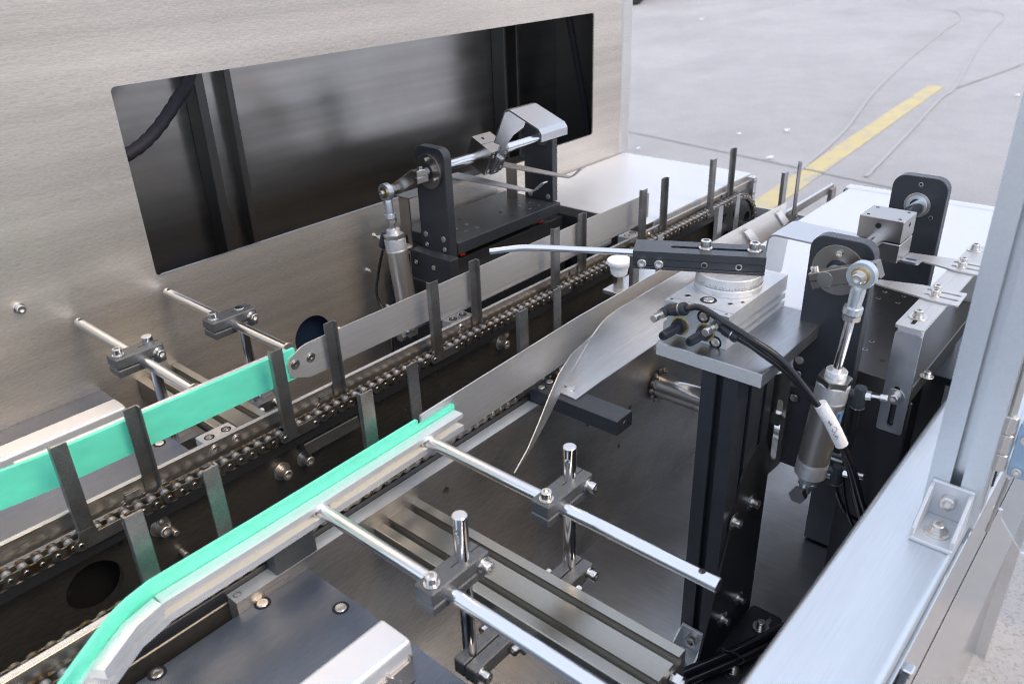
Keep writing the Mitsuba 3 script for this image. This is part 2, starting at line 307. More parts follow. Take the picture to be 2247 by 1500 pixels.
# parked car, only the feet of its tyres come into view
car = thing('parked_car', 'parked car whose dark tyres show at the top edge beside the cabinet', 'car')
for (wx, wy) in ((14.2, 8.9), (16.6, 9.0), (14.25, 10.5), (16.65, 10.6)):
    w = put(car, 'wheel', rev([wx - .05, wy, GZ + .33], [-.25, -1, 0], [(.20, 0), (.29, .0), (.33, .03), (.33, .17), (.29, .2), (.2, .2)], 40), 'rubber')
    put(w, 'rim', rev([wx - .05 , wy, GZ + .33], [-.25, -1, 0], [(.05, .205), (.2, .21), (.19, .17)], 30), 'alu_matte')
put(car, 'body', slab(rrect(13.3, 17.6, GZ + .35, GZ + 1.0, .2), 'y', 9.05, 10.5, .08), 'car_paint')
put(car, 'cabin', slab(Polygon([(14.0, GZ + 1.0), (17.2, GZ + 1.0), (16.5, GZ + 1.5), (14.8, GZ + 1.5)]), 'y', 9.15, 10.4, .05), 'car_paint')

# ================================================================== CABINET (back wall with the window)
cab = thing('machine_cabinet', 'tall brushed stainless cabinet wall with a long rectangular opening', 'cabinet')
face = sbox(-0.85, -.42, 1.0205, .80)
win = rrect(-0.0245, 0.9225, 0.0845, 0.3172, .006)
face = face.difference(win)
HOLES = [(0.190, -0.086, .0335)]
for (hx, hz, hr) in HOLES: face = face.difference(Point(hx, hz).buffer(hr, quad_segs=10))
put(cab, 'front_panel', prism(face, 'y', .325, .3275), 'wall_steel', False)
put(cab, 'cut_edge_sheen', box(-.0175, .9160, .3246, .3290, .0846, .0852, 0), 'alu_edge', False)  # bare cut steel, brightened to paint the light on the sill
put(cab, 'navy_hole_backing', cyl((.19, .345, -.086), (.19, .41, -.086), .06, 32), 'navy', 35)  # navy backing added to fill the wall hole with dark blue
put(cab, 'corner_post', box(1.0215, 1.056, .3235, .37, .0245, .80, .002), 'sheet_steel', label='smooth grey steel corner strip')
put(cab, 'back_panel', prism(sbox(-.85, -.42, 1.05, .79), 'y', .520, .523), 'cabinet_steel', False)
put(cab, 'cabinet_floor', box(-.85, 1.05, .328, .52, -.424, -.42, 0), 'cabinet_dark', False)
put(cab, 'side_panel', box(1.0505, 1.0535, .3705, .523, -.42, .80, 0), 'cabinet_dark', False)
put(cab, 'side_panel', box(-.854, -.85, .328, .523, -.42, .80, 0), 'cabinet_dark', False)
for xa, xb in ((.1640, .1795), (.2130, .2245), (.8380, .8450), (.8765, .8840)): put(cab, 'inner_upright', box(xa, xb, .485, .5195, -.415, .79, .001), 'cabinet_dark')
put(cab, 'inner_web', box(.1796, .2129, .505, .509, -.415, .79, 0), 'cabinet_steel', False)
for k, (p, s) in enumerate([((-.1856, .325, .0995), 1.05), ((.1105, .325, -.060), .95), ((.31, .325, -.016), .8), ((.24, .325, -.095), .8), ((.33, .325, -.10), .7)]):
    bolt(cab, CAP, p, -Y, s)
one('corrugated_hose', tube([(.150, .46, .37), (.1247, .42, .3033), (.0975, .42, .2719), (.0568, .42, .2372), (.0145, .42, .2175), (-.05, .44, .20)], .0085 + .0006 * np.cos(np.arange(41) * 2.4), 14, 8), 'cloth_hose', 'black ribbed hose hanging in the left end of the cabinet opening', 'hose')
one('black_cable', tube([(.955, .42, .34), (.967, .42, .303), (1.022, .42, .125), (1.04, .42, .03)], .007, 12, 6), 'cloth_hose', 'straight dark cable inside the right end of the cabinet opening', 'cable')

# ================================================================== MACHINE BASE
base = thing('machine_bed', 'dark machine bed with side plates, deck plates and a bright steel floor pan', 'machine frame')
put(base, 'floor_pan', box(-.85, 1.06, -.51, .324, -.309, -.303, 0), 'pan_steel', False, label='scratched shiny steel floor pan under the black post')
put(base, 'end_panel', box(1.062, 1.066, -.58, .322, -.9, -.05, 0), 'sheet_steel', False)
put(base, 'left_skirt', box(-.85, 1.056, .3235, .3245, -.9, -.425, 0), 'wall_steel', False)
holes = [Point(x, z).buffer(.0032, quad_segs=4) for (x, z) in ((.262, -.072), (.285, -.076), (.262, -.098), (.29, -.10), (.283, -.105), (.335, -.17), (.36, -.12))]
sp = sbox(-.228, -.303, 1.02, -.0225)
for h in holes: sp = sp.difference(h)
sp = sp.difference(sbox(.1655, -.0235, .1955, -.02)).difference(Point(.012, -.052).buffer(.0045))
put(base, 'right_side_plate', prism(sp, 'y', -.1445, -.1295), 'dark_steel', False, label='thick brown-grey brushed side plate with drilled holes')
put(base, 'right_side_plate_near', prism(sbox(-.85, -.303, -.2285, -.06), 'y', -.1445, -.1295), 'black_steel', False)
for (x, s) in ((.021, 1.15), (.0445, 1.15), (.098, 1.1), (-.222, 1.3)): thread_hole(base, (x, -.1365, -.0224), Z, s)
put(base, 'machined_edge_sheen', box(-.228, .165, -.1444, -.1296, -.0224, -.0219, 0), 'alu_matte', False)  # machined top face, made paler to paint the sky reflected in it
put(base, 'spacer_block', box(-.188, -.146, -.1444, -.1300, -.022, .012, .0008), 'gray_anodised')
# left plate under the chains, with a big round hole
lp = sbox(-.85, -.303, 1.02, -.018).difference(Point(-.2775, -.0715).buffer(.0262, quad_segs=12))
for (x, z) in ((.115, -.07), (.17, -.045), (.30, -.08), (.33, -.055)): lp = lp.difference(Point(x, z).buffer(.003, quad_segs=4))
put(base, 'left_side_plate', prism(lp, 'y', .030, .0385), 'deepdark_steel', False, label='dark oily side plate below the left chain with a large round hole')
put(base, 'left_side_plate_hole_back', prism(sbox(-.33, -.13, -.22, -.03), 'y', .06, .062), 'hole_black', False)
put(base, 'chain_support', box(-.85, .93, .0045, .0295, -.0205, -.0075, .001), 'black_steel')
put(base, 'chain_support', box(-.85, .93, .019, .0295, -.0205, -.0075, .001), 'black_steel')
put(base, 'alu_strip', slab(Polygon([(-.047, -.029), (.028, -.029), (.030, -.045), (-.043, -.045)]), 'y', .012, .0299, .001), 'gray_anodised')
for (x, z) in ((-.300, -.0625), (-.2465, -.041)): bolt(base, DARKDISC, (x, .0298, z), -Y, 1, 'punch_mark')
for (x, z, s) in ((-.0695, -.0585, 1.15), (-.0395, -.0575, 1.1), (-.2085, -.033, .9), (-.208, -.0455, 1.15), (.296, -.034, 1.0), (.2945, -.048, 1.15)):
    bolt(base, LONGCAP, (x, .0298, z), -Y, s, 'spacer_bolt')
for (x, z) in ((-.1985, -.055), (-.1950, -.085)): put(base, 'stud', cyl((x, .03, z), (x, .019, z), .0030, 16), 'tube_steel')
# right-hand chain guide strip
put(base, 'right_chain_guide', box(-.85, 1.108, -.1146, -.1086, -.006, .0085, .0008), 'rail_steel', label='flat guide strip between the two right chains')
put(base, 'guide_ground_edge', box(-.85, 1.107, -.1144, -.1088, .0084, .0089, 0), 'alu_matte', False)
put(base, 'right_chain_guide_end', box(1.085, 1.108, -.120, -.112, -.03, .004, .001), 'dark_steel')
put(base, 'right_chain_bed', box(-.85, .95, -.1290, -.0885, -.030, -.0170, .001), 'black_steel')
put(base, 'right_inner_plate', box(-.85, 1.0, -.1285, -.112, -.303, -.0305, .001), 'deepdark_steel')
# left chain guide rail (tilts a little)
def ramp(m, z0, z1, x0=-.33, x1=1.07):
    m = m.copy(); v = m.vertices; v[:, 2] += z0 + (z1 - z0) * (v[:, 0] - x0) / (x1 - x0); return m
rail = thing('left_chain_rail', 'long flat steel rail standing behind the left chains', 'rail')
put(rail, 'rail', ramp(box(-.85, 1.03, .0200, .0245, -.0195, 0, .0005), .0232, .0115), 'rail_steel')
put(rail, 'ground_edge', ramp(box(-.85, 1.03, .0202, .0243, -.0002, .0002, 0), .0232, .0115), 'alu_matte', False)
for (x, z) in ((-.1409, .0130), (-.1168, .0127), (.2108, .0106), (.66, .006)): bolt(rail, CSK, (x, .0199, z), -Y, 1.15, 'screw')
for (x0, x1, zt) in ((-.1425, -.1045, .0130), (.2110, .2480, .0120), (.62, .655, .009)):
    b = put(rail, 'mount_block', box(x0, x1, .0247, .0560, -.012, zt, .001), 'alu_matte')
    for fx in (.25, .75): bolt(b, SUNK, (x0 + fx * (x1 - x0), .0440, zt), Z, .85, 'screw')
# deck plates and the rectangular tubes lying on them
deck = thing('deck_plate', 'bluish grey deck plate with flush screws, under the steel tube with weld beads', 'plate')
rp = sbox(-.85, -.53, -.1585, -.1447)
put(deck, 'plate', prism(rp, 'z', -.044, -.034), 'deck_finish', False)
for (x, y) in ((-.2085, -.1490), (-.1702, -.2048), (-.3016, -.1480)): bolt(deck, SUNK, (x, y, -.0340), Z, 1.15, 'screw')
tb = thing('rectangular_tube', 'light steel rectangular tube with weld beads lying on the front deck plate', 'tube')
put(tb, 'tube', slab(rrect(-.3043, -.2702, -.0336, .0045, .005), 'x', -.85, -.1785, .0012), 'white_steel')
dk2 = thing('deck_plate', 'dark grey anodised deck plate at the left behind the green guide', 'plate')
put(dk2, 'plate', prism(sbox(-.85, .045, -.128, .3245), 'z', -.044, -.034), 'deck_finish', False)
bolt(dk2, SUNK, (-.142, .150, -.0340), Z, 1.1, 'screw')
bolt(dk2, SUNK, (-.133, .060, -.0340), Z, 1.1, 'screw')
tb2 = thing('rectangular_tube', 'light steel rectangular tube lying on the back deck plate behind the green guide', 'tube')
put(tb2, 'tube', slab(rrect(.1905, .2200, -.0336, .0045, .005), 'x', -.85, -.1515, .0012), 'white_steel')
for (t_, xx, yy, zz_) in ((tb, -.182, -.3043, -.010), (tb, -.203, -.3043, -.011), (tb, -.196, -.3043, -.022)):
    put(t_, 'weld_bead', moved(hull(rng.normal(0, 1, (18, 3)) * V([.0032, .0011, .0016])), at((xx, yy, zz_), Z)), 'weld', False)
put(tb, 'welded_patch', prism(Polygon([(-.255, -.033), (-.181, -.033), (-.181, -.012), (-.255, -.012)]), 'y', -.3068, -.3046), 'nickel', False)
# extrusions
def extr_profile(w, h, slots, d=.010, gap=.0082, t=.0025, r=.0012):
    p = rrect(0, w, -h, 0, r, 3)
    for s in slots: p = p.difference(sbox(s - gap / 2, -t - .001, s + gap / 2, .002)).difference(sbox(s - gap * .95, -d, s + gap * .95, -t))
    for s in slots: p = p.difference(sbox(s - gap / 2, -h - .002, s + gap / 2, -h + d))
    return p
E60 = extr_profile(.0585, .03, (.0146, .0439))
def extrusion(lab, x0, y0, y1, z): 
    k = thing('aluminium_extrusion', lab, 'profile')
    v = prism(E60, 'y', y0, y1); v.apply_translation([x0, 0, z]); put(k, 'profile', v, 'bronze_alu', False); return k
ex = extrusion('dark bronze slotted extrusion bridging from the side plate to the front', -.083, -.445, -.1446, -.039)
put(ex, 'end_screw', cyl((-.046, -.4455, -.052), (-.046, -.457, -.052), .0045, 16), 'bright_steel'); bolt(ex, HEXNUT, (-.046, -.449, -.052), -Y, .75, 'nut')
extrusion('dark bronze slotted extrusion behind the left green guide', -.083, .066, .3245, -.039)

# ================================================================== CHAINS
PITCH = .0127
def link_plate(w=.0059, waist=.0043, L=PITCH):
    a, b = Point(0, 0).buffer(w, quad_segs=6), Point(L, 0).buffer(w, quad_segs=6); return unary_union([a, b, sbox(0, -waist, L, waist)])
def plates(poly, ys, t=.0015): return cat(*[prism(poly, 'y', y, y + t) for y in ys])
OUTER = mikit.ply(plates(link_plate(), (.0011, .0136)), 'chain_plate', 30)
PIN = mikit.ply(cyl((0, 0, 0), (0, .0163, 0), .0022, 12, .0003), 'pin_steel', 35)
INNER = mikit.ply(plates(link_plate(.0058, .0043), (.0028, .0119)), 'chain_plate', 30)
ROLLER = mikit.ply(cyl((0, .0043, 0), (0, .0119, 0), .0043, 14, .0003), 'chain_roller', 35)
def TR(x, y, z, a=0.0):
    M = np.eye(4); c, s = math.cos(a), math.sin(a); M[0, 0], M[0, 2], M[2, 0], M[2, 2] = c, s, -s, c; M[:3, 3] = (x, y, z); return M
LEAF = {i: mikit.ply(cat(plates(link_plate(), (.0011 if i == 0 else .0028,)), *([cyl((x, .0005, 0), (x, .0048, 0), .0022, 12, .0003) for x in (0, PITCH)] if i == 0 else [])), 'chain_plate', 30) for i in (0, 1)}
def chain(label, group, x0, n, y, z=0.0, thin=False, wrap=None):
    k = thing('roller_chain', label, 'chain', group)
    pts = [(x0 + i * PITCH, z) for i in range(n + 1)]
    if wrap:
        (cx, cz, r) = wrap; a0 = math.pi / 2; st = 2 * math.asin(PITCH / 2 / r)
        for j in range(1, 22): pts.append((cx + r * math.cos(a0 - j * st), cz + r * math.sin(a0 - j * st)))
    for i in range(len(pts) - 1):
        (xa, za), (xb, zb) = pts[i], pts[i + 1]; T = TR(xa, y, za, math.atan2(za - zb, xb - xa))
        if thin: put(k, 'leaf_link', LEAF[i % 2], None, T=T)
        elif i % 2 == 0:
            o = put(k, 'outer_link', OUTER, None, T=T); put(o, 'pin', PIN, None, T=T); put(o, 'pin', PIN, None, T=T @ TR(PITCH, 0, 0))
        else:
            o = put(k, 'inner_link', INNER, None, T=T); put(o, 'roller', ROLLER, None, T=T)
            put(o, 'roller', ROLLER, None, T=T @ TR(PITCH, 0, 0))
    return k
X0 = -.0752 - 26 * PITCH
NL = int(round((.955 - X0) / PITCH)); XE = X0 + NL * PITCH
RS = .0725
chain('oily roller chain running along the left side in front of the steel rail', 'roller chains of the conveyor', X0, NL, 0.0, 0.0, wrap=(XE, -RS, RS))
chain('roller chain behind the flat guide strip at the lower left corner', 'roller chains of the conveyor', X0 + .004, 34, -.1082, .0042, thin=True)
chain('dark roller chain between the right guide and the side plate', 'roller chains of the conveyor', X0 + .002, 62, -.1300, -.0095)
chain('dark return chain deep in the gap at the lower left', 'roller chains of the conveyor', X0 + .030, 20, -.1285, -.052)
# sprocket
spk = thing('chain_sprocket', 'dark toothed sprocket carrying the left chain at its far end', 'sprocket')
tp = []
NT = 36
for i in range(NT):
    for da, rr in ((-.30, RS - .0035), (-.12, RS + .004), (.12, RS + .004), (.30, RS - .0035)): a = (i + da) * 2 * math.pi / NT; tp.append((XE + rr * math.cos(a), -RS + rr * math.sin(a)))
sprof = Polygon(tp)
for i in range(5): a = i * 2 * math.pi / 5 + .5; sprof = sprof.difference(Point(XE + .045 * math.cos(a), -RS + .045 * math.sin(a)).buffer(.012))
put(spk, 'wheel', prism(sprof, 'y', .0052, .0112), 'black_steel', False)
put(spk, 'hub', cyl((XE, .03, -RS), (XE, -.012, -RS), .026), 'black_steel'); put(spk, 'shaft', cyl((XE, -.11, -RS), (XE, .03, -RS), .0125), 'bright_steel')

# ================================================================== LUGS
def lug_mesh(side, flange, w=.0135, t=.0017, zt=.099, fl=.0062, z0=.0):
    # local: x from 0 to w, face towards -y at y=0; flange 'a' at x=0 going +y, 'b' at x=w going -y, 'c' at x=w going +y
    if flange == 'a': l = [(t / 2, fl), (t / 2, t / 2), (w, t / 2)]
    elif flange == 'b': l = [(0, t / 2), (w - t / 2, t / 2), (w - t / 2, -fl * .8)]
    else: l = [(0, t / 2), (w - t / 2, t / 2), (w - t / 2, fl)]
    return prism(LineString(l).buffer(t / 2, cap_style=2, join_style=1, quad_segs=3), 'z', z0, zt)
def lug(side, kind, x, y, zt, lab, grp, z0=.0):
    k = thing('pusher_lug', lab, 'lug', grp)
    T = TR(x, y, 0)
    put(k, 'blade', LUGS[(side, kind)], None, T=T)
    put(k, 'link_plate', LUGS['plate'], None, T=TR(x - .0013, y, 0) if kind == 'a' else TR(x - .020, y + .0002, 0))
    for dx in (0, .0381): put(k, 'pin', LUGS['pin'], None, T=TR(x - .0013 + dx, y, 0) if kind == 'a' else TR(x - .020 + dx, y + .0002, 0))
    return k
att = unary_union([Point(0, 0).buffer(.0058, quad_segs=6), Point(.0381, 0).buffer(.0058, quad_segs=6), sbox(0, -.0058, .0381, .0058), Polygon([(.0, .0056), (.0165, .0056), (.0150, .013), (.0013, .013)]) ])
LUGS = {('L', 'a'): mikit.ply(lug_mesh('L', 'a', zt=.0992, z0=.010), 'lug_steel', 30), ('L', 'b'): mikit.ply(lug_mesh('L', 'b', zt=.0945, z0=.004), 'lug_steel', 30),
        ('R', 'a'): mikit.ply(lug_mesh('R', 'a', zt=.0977, z0=.010), 'lug_steel', 30), ('R', 'b'): mikit.ply(lug_mesh('R', 'c', zt=.0977, z0=.004), 'lug_steel', 30),
        'plate': mikit.ply(prism(att, 'y', -.0002, .0012), 'lug_steel', 30), 'pin': mikit.ply(cyl((0, -.0012, 0), (0, .0015, 0), .0024, 12), 'pin_steel', 35)}
ORD = ['first', 'second', 'third', 'fourth', 'fifth', 'sixth']
for k in range(6):
    lug('L', 'a', [-.2841, -.0739, .1434, .3775, .5998, .8235][k], -.0012, .099, f'upright steel pusher blade on the front left chain, {ORD[k]} from the left', 'pusher blades on the left chains')
    lug('L', 'b', [-.2149, .005, .2302, .4597, .6884, .9275][k], .0178, .0935, f'upright steel pusher blade on the rear left chain, {ORD[k]} from the left', 'pusher blades on the left chains')
    if k < 6:
        lug('R', 'a', [-.2869, -.0704, .1490, .3710, .5930, .8162][k], -.1342, .0977, ['short-looking pusher blade with green tint beside the round hole', 'pusher blade with green tint between the two guides, second from the left', 'narrow grey pusher blade just left of the curved deflector', 'dark pusher blade right of the white knob', 'dark pusher blade in front of the sprocket', 'pusher blade standing against the yellow line, left of a pair'][k], 'pusher blades on the right chains')
    lug('R', 'b', [-.2215, -.0080, .2170, .4390, .6610, .8860][k], -.1275, .0977, ['pusher blade with green reflection left of the long green guide end', 'grey pusher blade rising beside the right end of the green guide', 'grey pusher blade overlapping the front chain below the bent rod', 'pusher blade tip just showing above the black slotted bar', 'pale pusher blade covering the right part of the sprocket', 'pusher blade standing against the yellow line, right of a pair'][k], 'pusher blades on the right chains')

# ================================================================== GUIDES
gl = thing('green_guide', 'bright green flat plastic strip behind the left pusher blades, bent back at one end', 'guide')
path = [(-.62, .115), (-.50, .085), (-.405, .0560), (-.345, .0425), (-.30, .0355), (-.26, .0322), (-.03, .0278)]
gp = LineString(smooth_path(np.c_[path[:6], np.zeros(6)], 6)[:, :2].tolist() + path[6:]).buffer(.0022, cap_style=2, join_style=1)
put(gl, 'strip', prism(gp, 'z', .0435, .0780), 'green_plastic', 40)
bk = LineString([(p[0], p[1] + .011) for p in path[4:]] ).buffer(.0085, cap_style=2); put(gl, 'backing_profile', prism(bk, 'z', .049, .071), 'alu', False)
ls = thing('steel_guide_sheet', 'brushed steel guide sheet on the left, screwed to the green strip', 'guide')
lsp = Polygon([(-.0428, .0640), (-.0393, .0690), (-.0232, .0770), (-.0132, .0785), (.03, .0788), (.48, .0788), (.66, .0768), (.66, .0365), (.30, .0370), (.12, .0385), (.0321, .0395), (.010, .0380), (-.0186, .0388), (-.0410, .0480)])
put(ls, 'sheet', prism(lsp, 'y', .0240, .0254), 'sheet_steel', False)
put(ls, 'folded_foot', bent([(.0250, .0385), (.0272, .0300), (.031, .0260), (.052, .0245)], .0014, 0, 'x', .180, .655), 'sheet_steel', 30)
put(ls, 'folded_tab', slab(rrect(.520, .568, .0150, .0290, .002), 'y', .0330, .0345, .0003), 'alu_edge')
for x, z in ((-.0335, .0608), (-.0135, .0608)): bolt(ls, CSK, (x, .0239, z), -Y, 1.2, 'screw')
rg = thing('green_guide', 'bright green plastic strip backed by a slotted aluminium rail, bent outwards at one end', 'guide')
rpath = [(-.47, -.262), (-.405, -.222), (-.352, -.185), (-.318, -.1635), (-.29, -.1555), (-.20, -.1545), (.028, -.1485)]
sm = np.vstack([smooth_path(np.c_[rpath[:5], np.zeros(5)], 6)[:, :2], rpath[5:]])
top = Polygon([(-.6, .036), (.028, .036), (.0275, .044), (.022, .0478), (-.016, .0478), (-.0225, .0545), (-.6, .0545)])
def along(path, z0, z1, off, t):
    l = LineString(path).parallel_offset(off, 'right' if off > 0 else 'left', join_style=2) if off else LineString(path); return prism(l.buffer(t / 2, cap_style=2, join_style=2), 'z', z0, z1)
gm = cat(prism(LineString(np.vstack([sm[:-1], [(-.0225, -.1498)]])).buffer(.0019, cap_style=2), 'z', .0235, .0543), prism(LineString([(-.0225, -.1498), (.0275, -.1485)]).buffer(.0019, cap_style=2), 'z', .0235, .0472))
put(rg, 'strip', gm, 'green_plastic', 40)
def rail_section():  # y outward, z : lips with an open slot
    return [((0.0, .0035), (.0235, .0425)), ((.0035, .0122), (.0378, .0425)), ((.0035, .0122), (.0235, .0285)), ((.0108, .0122), (.0280, .0292))]
spath = LineString([(-.2905, -.1583), (-.20, -.1572), (.0255, -.1512)])
for (o0, o1), (z0, z1) in rail_section():
    pass
def railmesh(line, x_trim=None, secs=None):
    out = []
    for (o0, o1), (z0, z1) in secs:
        l = line.parallel_offset((o0 + o1) / 2, 'right'); out.append(prism(l.buffer((o1 - o0) / 2, cap_style=2, join_style=2), 'z', z0, z1))
    return cat(*out)
put(rg, 'aluminium_rail', railmesh(spath, None, rail_section()), 'alu', False, label='bright aluminium T-slot rail')
sp2 = LineString([(-.318, -.1655), (-.352, -.187), (-.405, -.224), (-.47, -.264)][::-1])
put(rg, 'slot_reflection', railmesh(spath, None, [((.0036, .0107), (.0286, .0290))]), 'cream', False)  # cream strip painting the warm reflection on the aluminium slot floor
put(rg, 'rail_end', railmesh(LineString([(-.43, -.2395), (-.405, -.224), (-.352, -.187), (-.318, -.1660), (-.2925, -.1595)]), None, [((0, .0035), (.0235, .0425)), ((.0035, .0122), (.0235, .0285)), ((.0105, .0122), (.0282, .0298))]), 'alu', False)
put(rg, 'rail_end_cap', railmesh(LineString([(-.352, -.187), (-.318, -.1660), (-.2945, -.1600)]), None, [((.0035, .0135), (.0365, .0445))]), 'alu', False)
rs = thing('steel_guide_sheet', 'brushed steel guide sheet on the right continuing the green strip', 'guide')
q0, q1, q2 = V([-.016, -.1476]), V([.25, -.1365]), V([.805, -.1465])
rsl = LineString([q0, (.10, -.1425), q1, (.40, -.1365), q2])
put(rs, 'sheet', prism(rsl.buffer(.0008, cap_style=2), 'z', .0055, .0548), 'sheet_steel', False)
put(rs, 'folded_lip', prism(LineString([(-.016, -.1486), (.028, -.1463)]).buffer(.0013, cap_style=2), 'z', .0500, .0553), 'alu_matte', False)
tabs = Polygon([(.650, .044), (.672, .0455), (.726, .018), (.705, .010)])
for (xa, lab) in ((.652, ''), (.762, '')):
    put(rs, 'tilted_tab', slab(Polygon([(xa, .047), (xa + .018, .0475), (xa + .055, .020), (xa + .036, .016)]), 'y', -.1505, -.1475, .0004), 'white_steel')

# ================================================================== ROD CLAMP STANDS
def clamp_block(x0, x1, y0, y1, z0, z1):
    zs = z0 + (z1 - z0) * .42
    return cat(box(x0, x1, y0, y1, z0, zs - .0004, .0012), box(x0, x1, y0, y1, zs + .0004, z1, .0012))
def stand(lab, rx, rz, ry0, ry1, px, py, ptop, bx0, bx1, by0, by1, bz0, bz1, out, lower, hole_end):
    k = thing('rod_clamp_stand', lab, 'clamp stand', 'rod clamp stands holding the green guides')
    r = .0058
    rod = cyl((rx, ry0, rz), (rx, ry1, rz), r, 28, .0006)
    hy = hole_end
    rod = cut(rod, cyl((rx, hy, rz - .02), (rx, hy, rz + .02), .0028, 14))
    put(k, 'guide_rod', rod, 'chrome', 40)
    yy = ry1 if abs(ry1) < abs(ry0) else ry0
    put(k, 'rod_collar', rev((rx, yy - .0005 * out, rz), (0, out, 0), [(.0062, 0), (.0080, .0002), (.0083, .0016), (.0075, .0028), (.0062, .003)]), 'bright_steel')
    post = cyl((px, py, -.078), (px, py, ptop), r, 28, .0006); post = cut(post, cyl((px - .02, py - .006, ptop - .012), (px + .02, py + .006, ptop - .012), .0026, 12)); put(k, 'post', post, 'chrome', 40)
    b = put(k, 'upper_clamp', clamp_block(bx0, bx1, by0, by1, bz0, bz1), 'gray_anodised')
    put(b, 'clamp_slit', box(px - .012, px + .0135 + (bx1 - px - .0135), (by0 + by1) / 2 - .0004, (by0 + by1) / 2 + .0004, bz1 - .001, bz1 + .0002, 0), 'hole_black', False)
    bolt(k, CAP, (bx0 + .008, (by0 + by1) / 2 - .001, bz1), Z, 1.0)
    bolt(k, CAP, (bx1 - .0075, min(by0, by1), (bz0 + bz1) / 2 + .002), -Y, 1.0)
    (lx0, lx1, ly0, ly1, lz0, lz1, fx0, fx1, fy0, fy1) = lower
    c = put(k, 'lower_clamp', cat(box(lx0, lx1, ly0, (ly0 + ly1) / 2 - .0006, lz0, lz1, .001), box(lx0, lx1, (ly0 + ly1) / 2 + .0006, ly1, lz0, lz1, .001), box(fx0, fx1, fy0, fy1, lz0, lz1, .001)), 'gray_anodised')
    e = lx0 if fx0 > lx0 else lx1; s = 1 if fx0 > lx0 else -1
    bolt(k, CAP, (e + s * .007, min(ly0, ly1), (lz0 + lz1) / 2), -Y, 1.0)
    d = -1 if fx0 > lx0 else 1; xf = fx0 if fx0 > lx0 else fx1
    for y in (fy0 + .006, fy1 - .006): bolt(k, CAP, (xf, y, (lz0 + lz1) / 2), (d, 0, 0), .9)
    return k
stand('chrome rod with grey clamp at bottom centre, in front of the extrusion', -.1470, .0330, -.56, -.1625, -.1252, -.3085, .087, -.1655, -.1055, -.3172, -.2980, .0235, .0450, -1, (-.1385, -.0915, -.3265, -.3030, -.0645, -.0500, -.0925, -.0845, -.3375, -.2920), -.53)
stand('chrome rod with grey clamp reaching across to the black post', -.0190, .0330, -.4635, -.1590, .0040, -.3105, .0776, -.0385, .0225, -.3215, -.3020, .0235, .0450, -1, (-.0200, .0185, -.3265, -.3030, -.0645, -.0500, -.0235, -.0165, -.3375, -.2920), -.4495)
stand('steel rod with grey clamp above the left tube, nearest the left edge', -.1315, .0630, .054, .318, -.1175, .1715, .0835, -.1600, -.1070, .1585, .1815, .0535, .0750, 1, (-.13, -.0915, .158, .181, -.0645, -.0500, -.0925, -.0845, .148, .192), .311)
stand('steel rod with grey clamp under the cabinet opening, right one of the left pair', -.0195, .0630, .054, .318, -.0045, .1715, .0760, -.0480, .0090, .1575, .1815, .0535, .0750, 1, (-.0200, .0185, .158, .181, -.0645, -.0500, -.0235, -.0165, .148, .192), .311)

# ================================================================== DEFLECTOR + BAR
bar = thing('support_bar', 'black square bar sticking out over the side plate with a tapped hole in its end', 'bar')
put(bar, 'bar', box(.1660, .1952, -.2512, -.1300, -.0222, -.0040, .0008), 'black_anodised')
for (x, y) in ((.1738, -.1415), (.1895, -.1410)): bolt(bar, SUNK, (x, y, -.0040), Z, 1.0, 'screw')
thread_hole(bar, (.1806, -.2513, -.0125), -Y, 1.25)
bar2 = put(bar, 'pad', box(.222, .250, -.1440, -.1290, -.0222, -.0040, .0006), 'alu_matte')
for y in ((.229, .243)): bolt(bar2, SUNK, (y, -.1365, -.0040), Z, .9, 'screw')
df = thing('twisted_deflector', 'shiny steel deflector sheet twisting into a long pointed horn', 'deflector')
put(df, 'flange', prism(Polygon([(.196, -.1558), (.55, -.1558), (.55, -.1890), (.220, -.1890), (.1745, -.1905), (.1760, -.1660)]), 'z', -.0036, -.0022), 'deflector_steel', False)
topz = [(.200, -.1556, -.0022, -.0020), (.2150, -.1580, -.0022, .0125), (.2320, -.1575, -.0022, .0240), (.2520, -.1560, -.0022, .0360), (.2680, -.1556, -.0022, .0435), (.2820, -.1553, -.0022, .0475), (.3030, -.1552, -.0022, .0496), (.3560, -.1552, -.0022, .0500), (.55, -.1552, -.0022, .0500)]
def ruled(A, B, t):
    A, B = np.asarray(A, float), np.asarray(B, float); n = len(A); nrm = []
    for i in range(n):
        d = A[min(i + 1, n - 1)] - A[max(i - 1, 0)]; w = B[i] - A[i]; w = w if np.linalg.norm(w) > 1e-6 else B[max(i - 1, 0)] - A[max(i - 1, 0)]
        q = np.cross(d, w); nrm.append(q / max(np.linalg.norm(q), 1e-9))
    nrm = np.array(nrm) * t; v = np.vstack([A, B, A + nrm, B + nrm]); f = []
    for i in range(n - 1):
        a, b, c, d = i, i + 1, n + i, n + i + 1
        f += [[a, b, d], [a, d, c], [2 * n + a, 2 * n + d, 2 * n + b], [2 * n + a, 2 * n + c, 2 * n + d]]
        f += [[a, 2 * n + a, 2 * n + b], [a, 2 * n + b, b], [c, d, 2 * n + d], [c, 2 * n + d, 2 * n + c]]
    return trimesh.Trimesh(v, f, process=False)
put(df, 'upright_sheet', ruled([(a, b, c) for a, b, c, d in topz], [(a, b, d) for a, b, c, d in topz], .0012), 'deflector_steel', 60)
HR = [(.2520, -.1560, .0360), (.2150, -.1625, .0205), (.1815, -.1705, .0090), (.1500, -.1800, -.0015), (.1180, -.1885, -.0125), (.0900, -.1950, -.0215), (.0580, -.2000, -.0306)]
HL = [(.2520, -.1558, .0358), (.2030, -.1630, .0330), (.1700, -.1705, .0250), (.1420, -.1790, .0125), (.1120, -.1878, -.0040), (.0860, -.1948, -.0180), (.0575, -.2001, -.0305)]
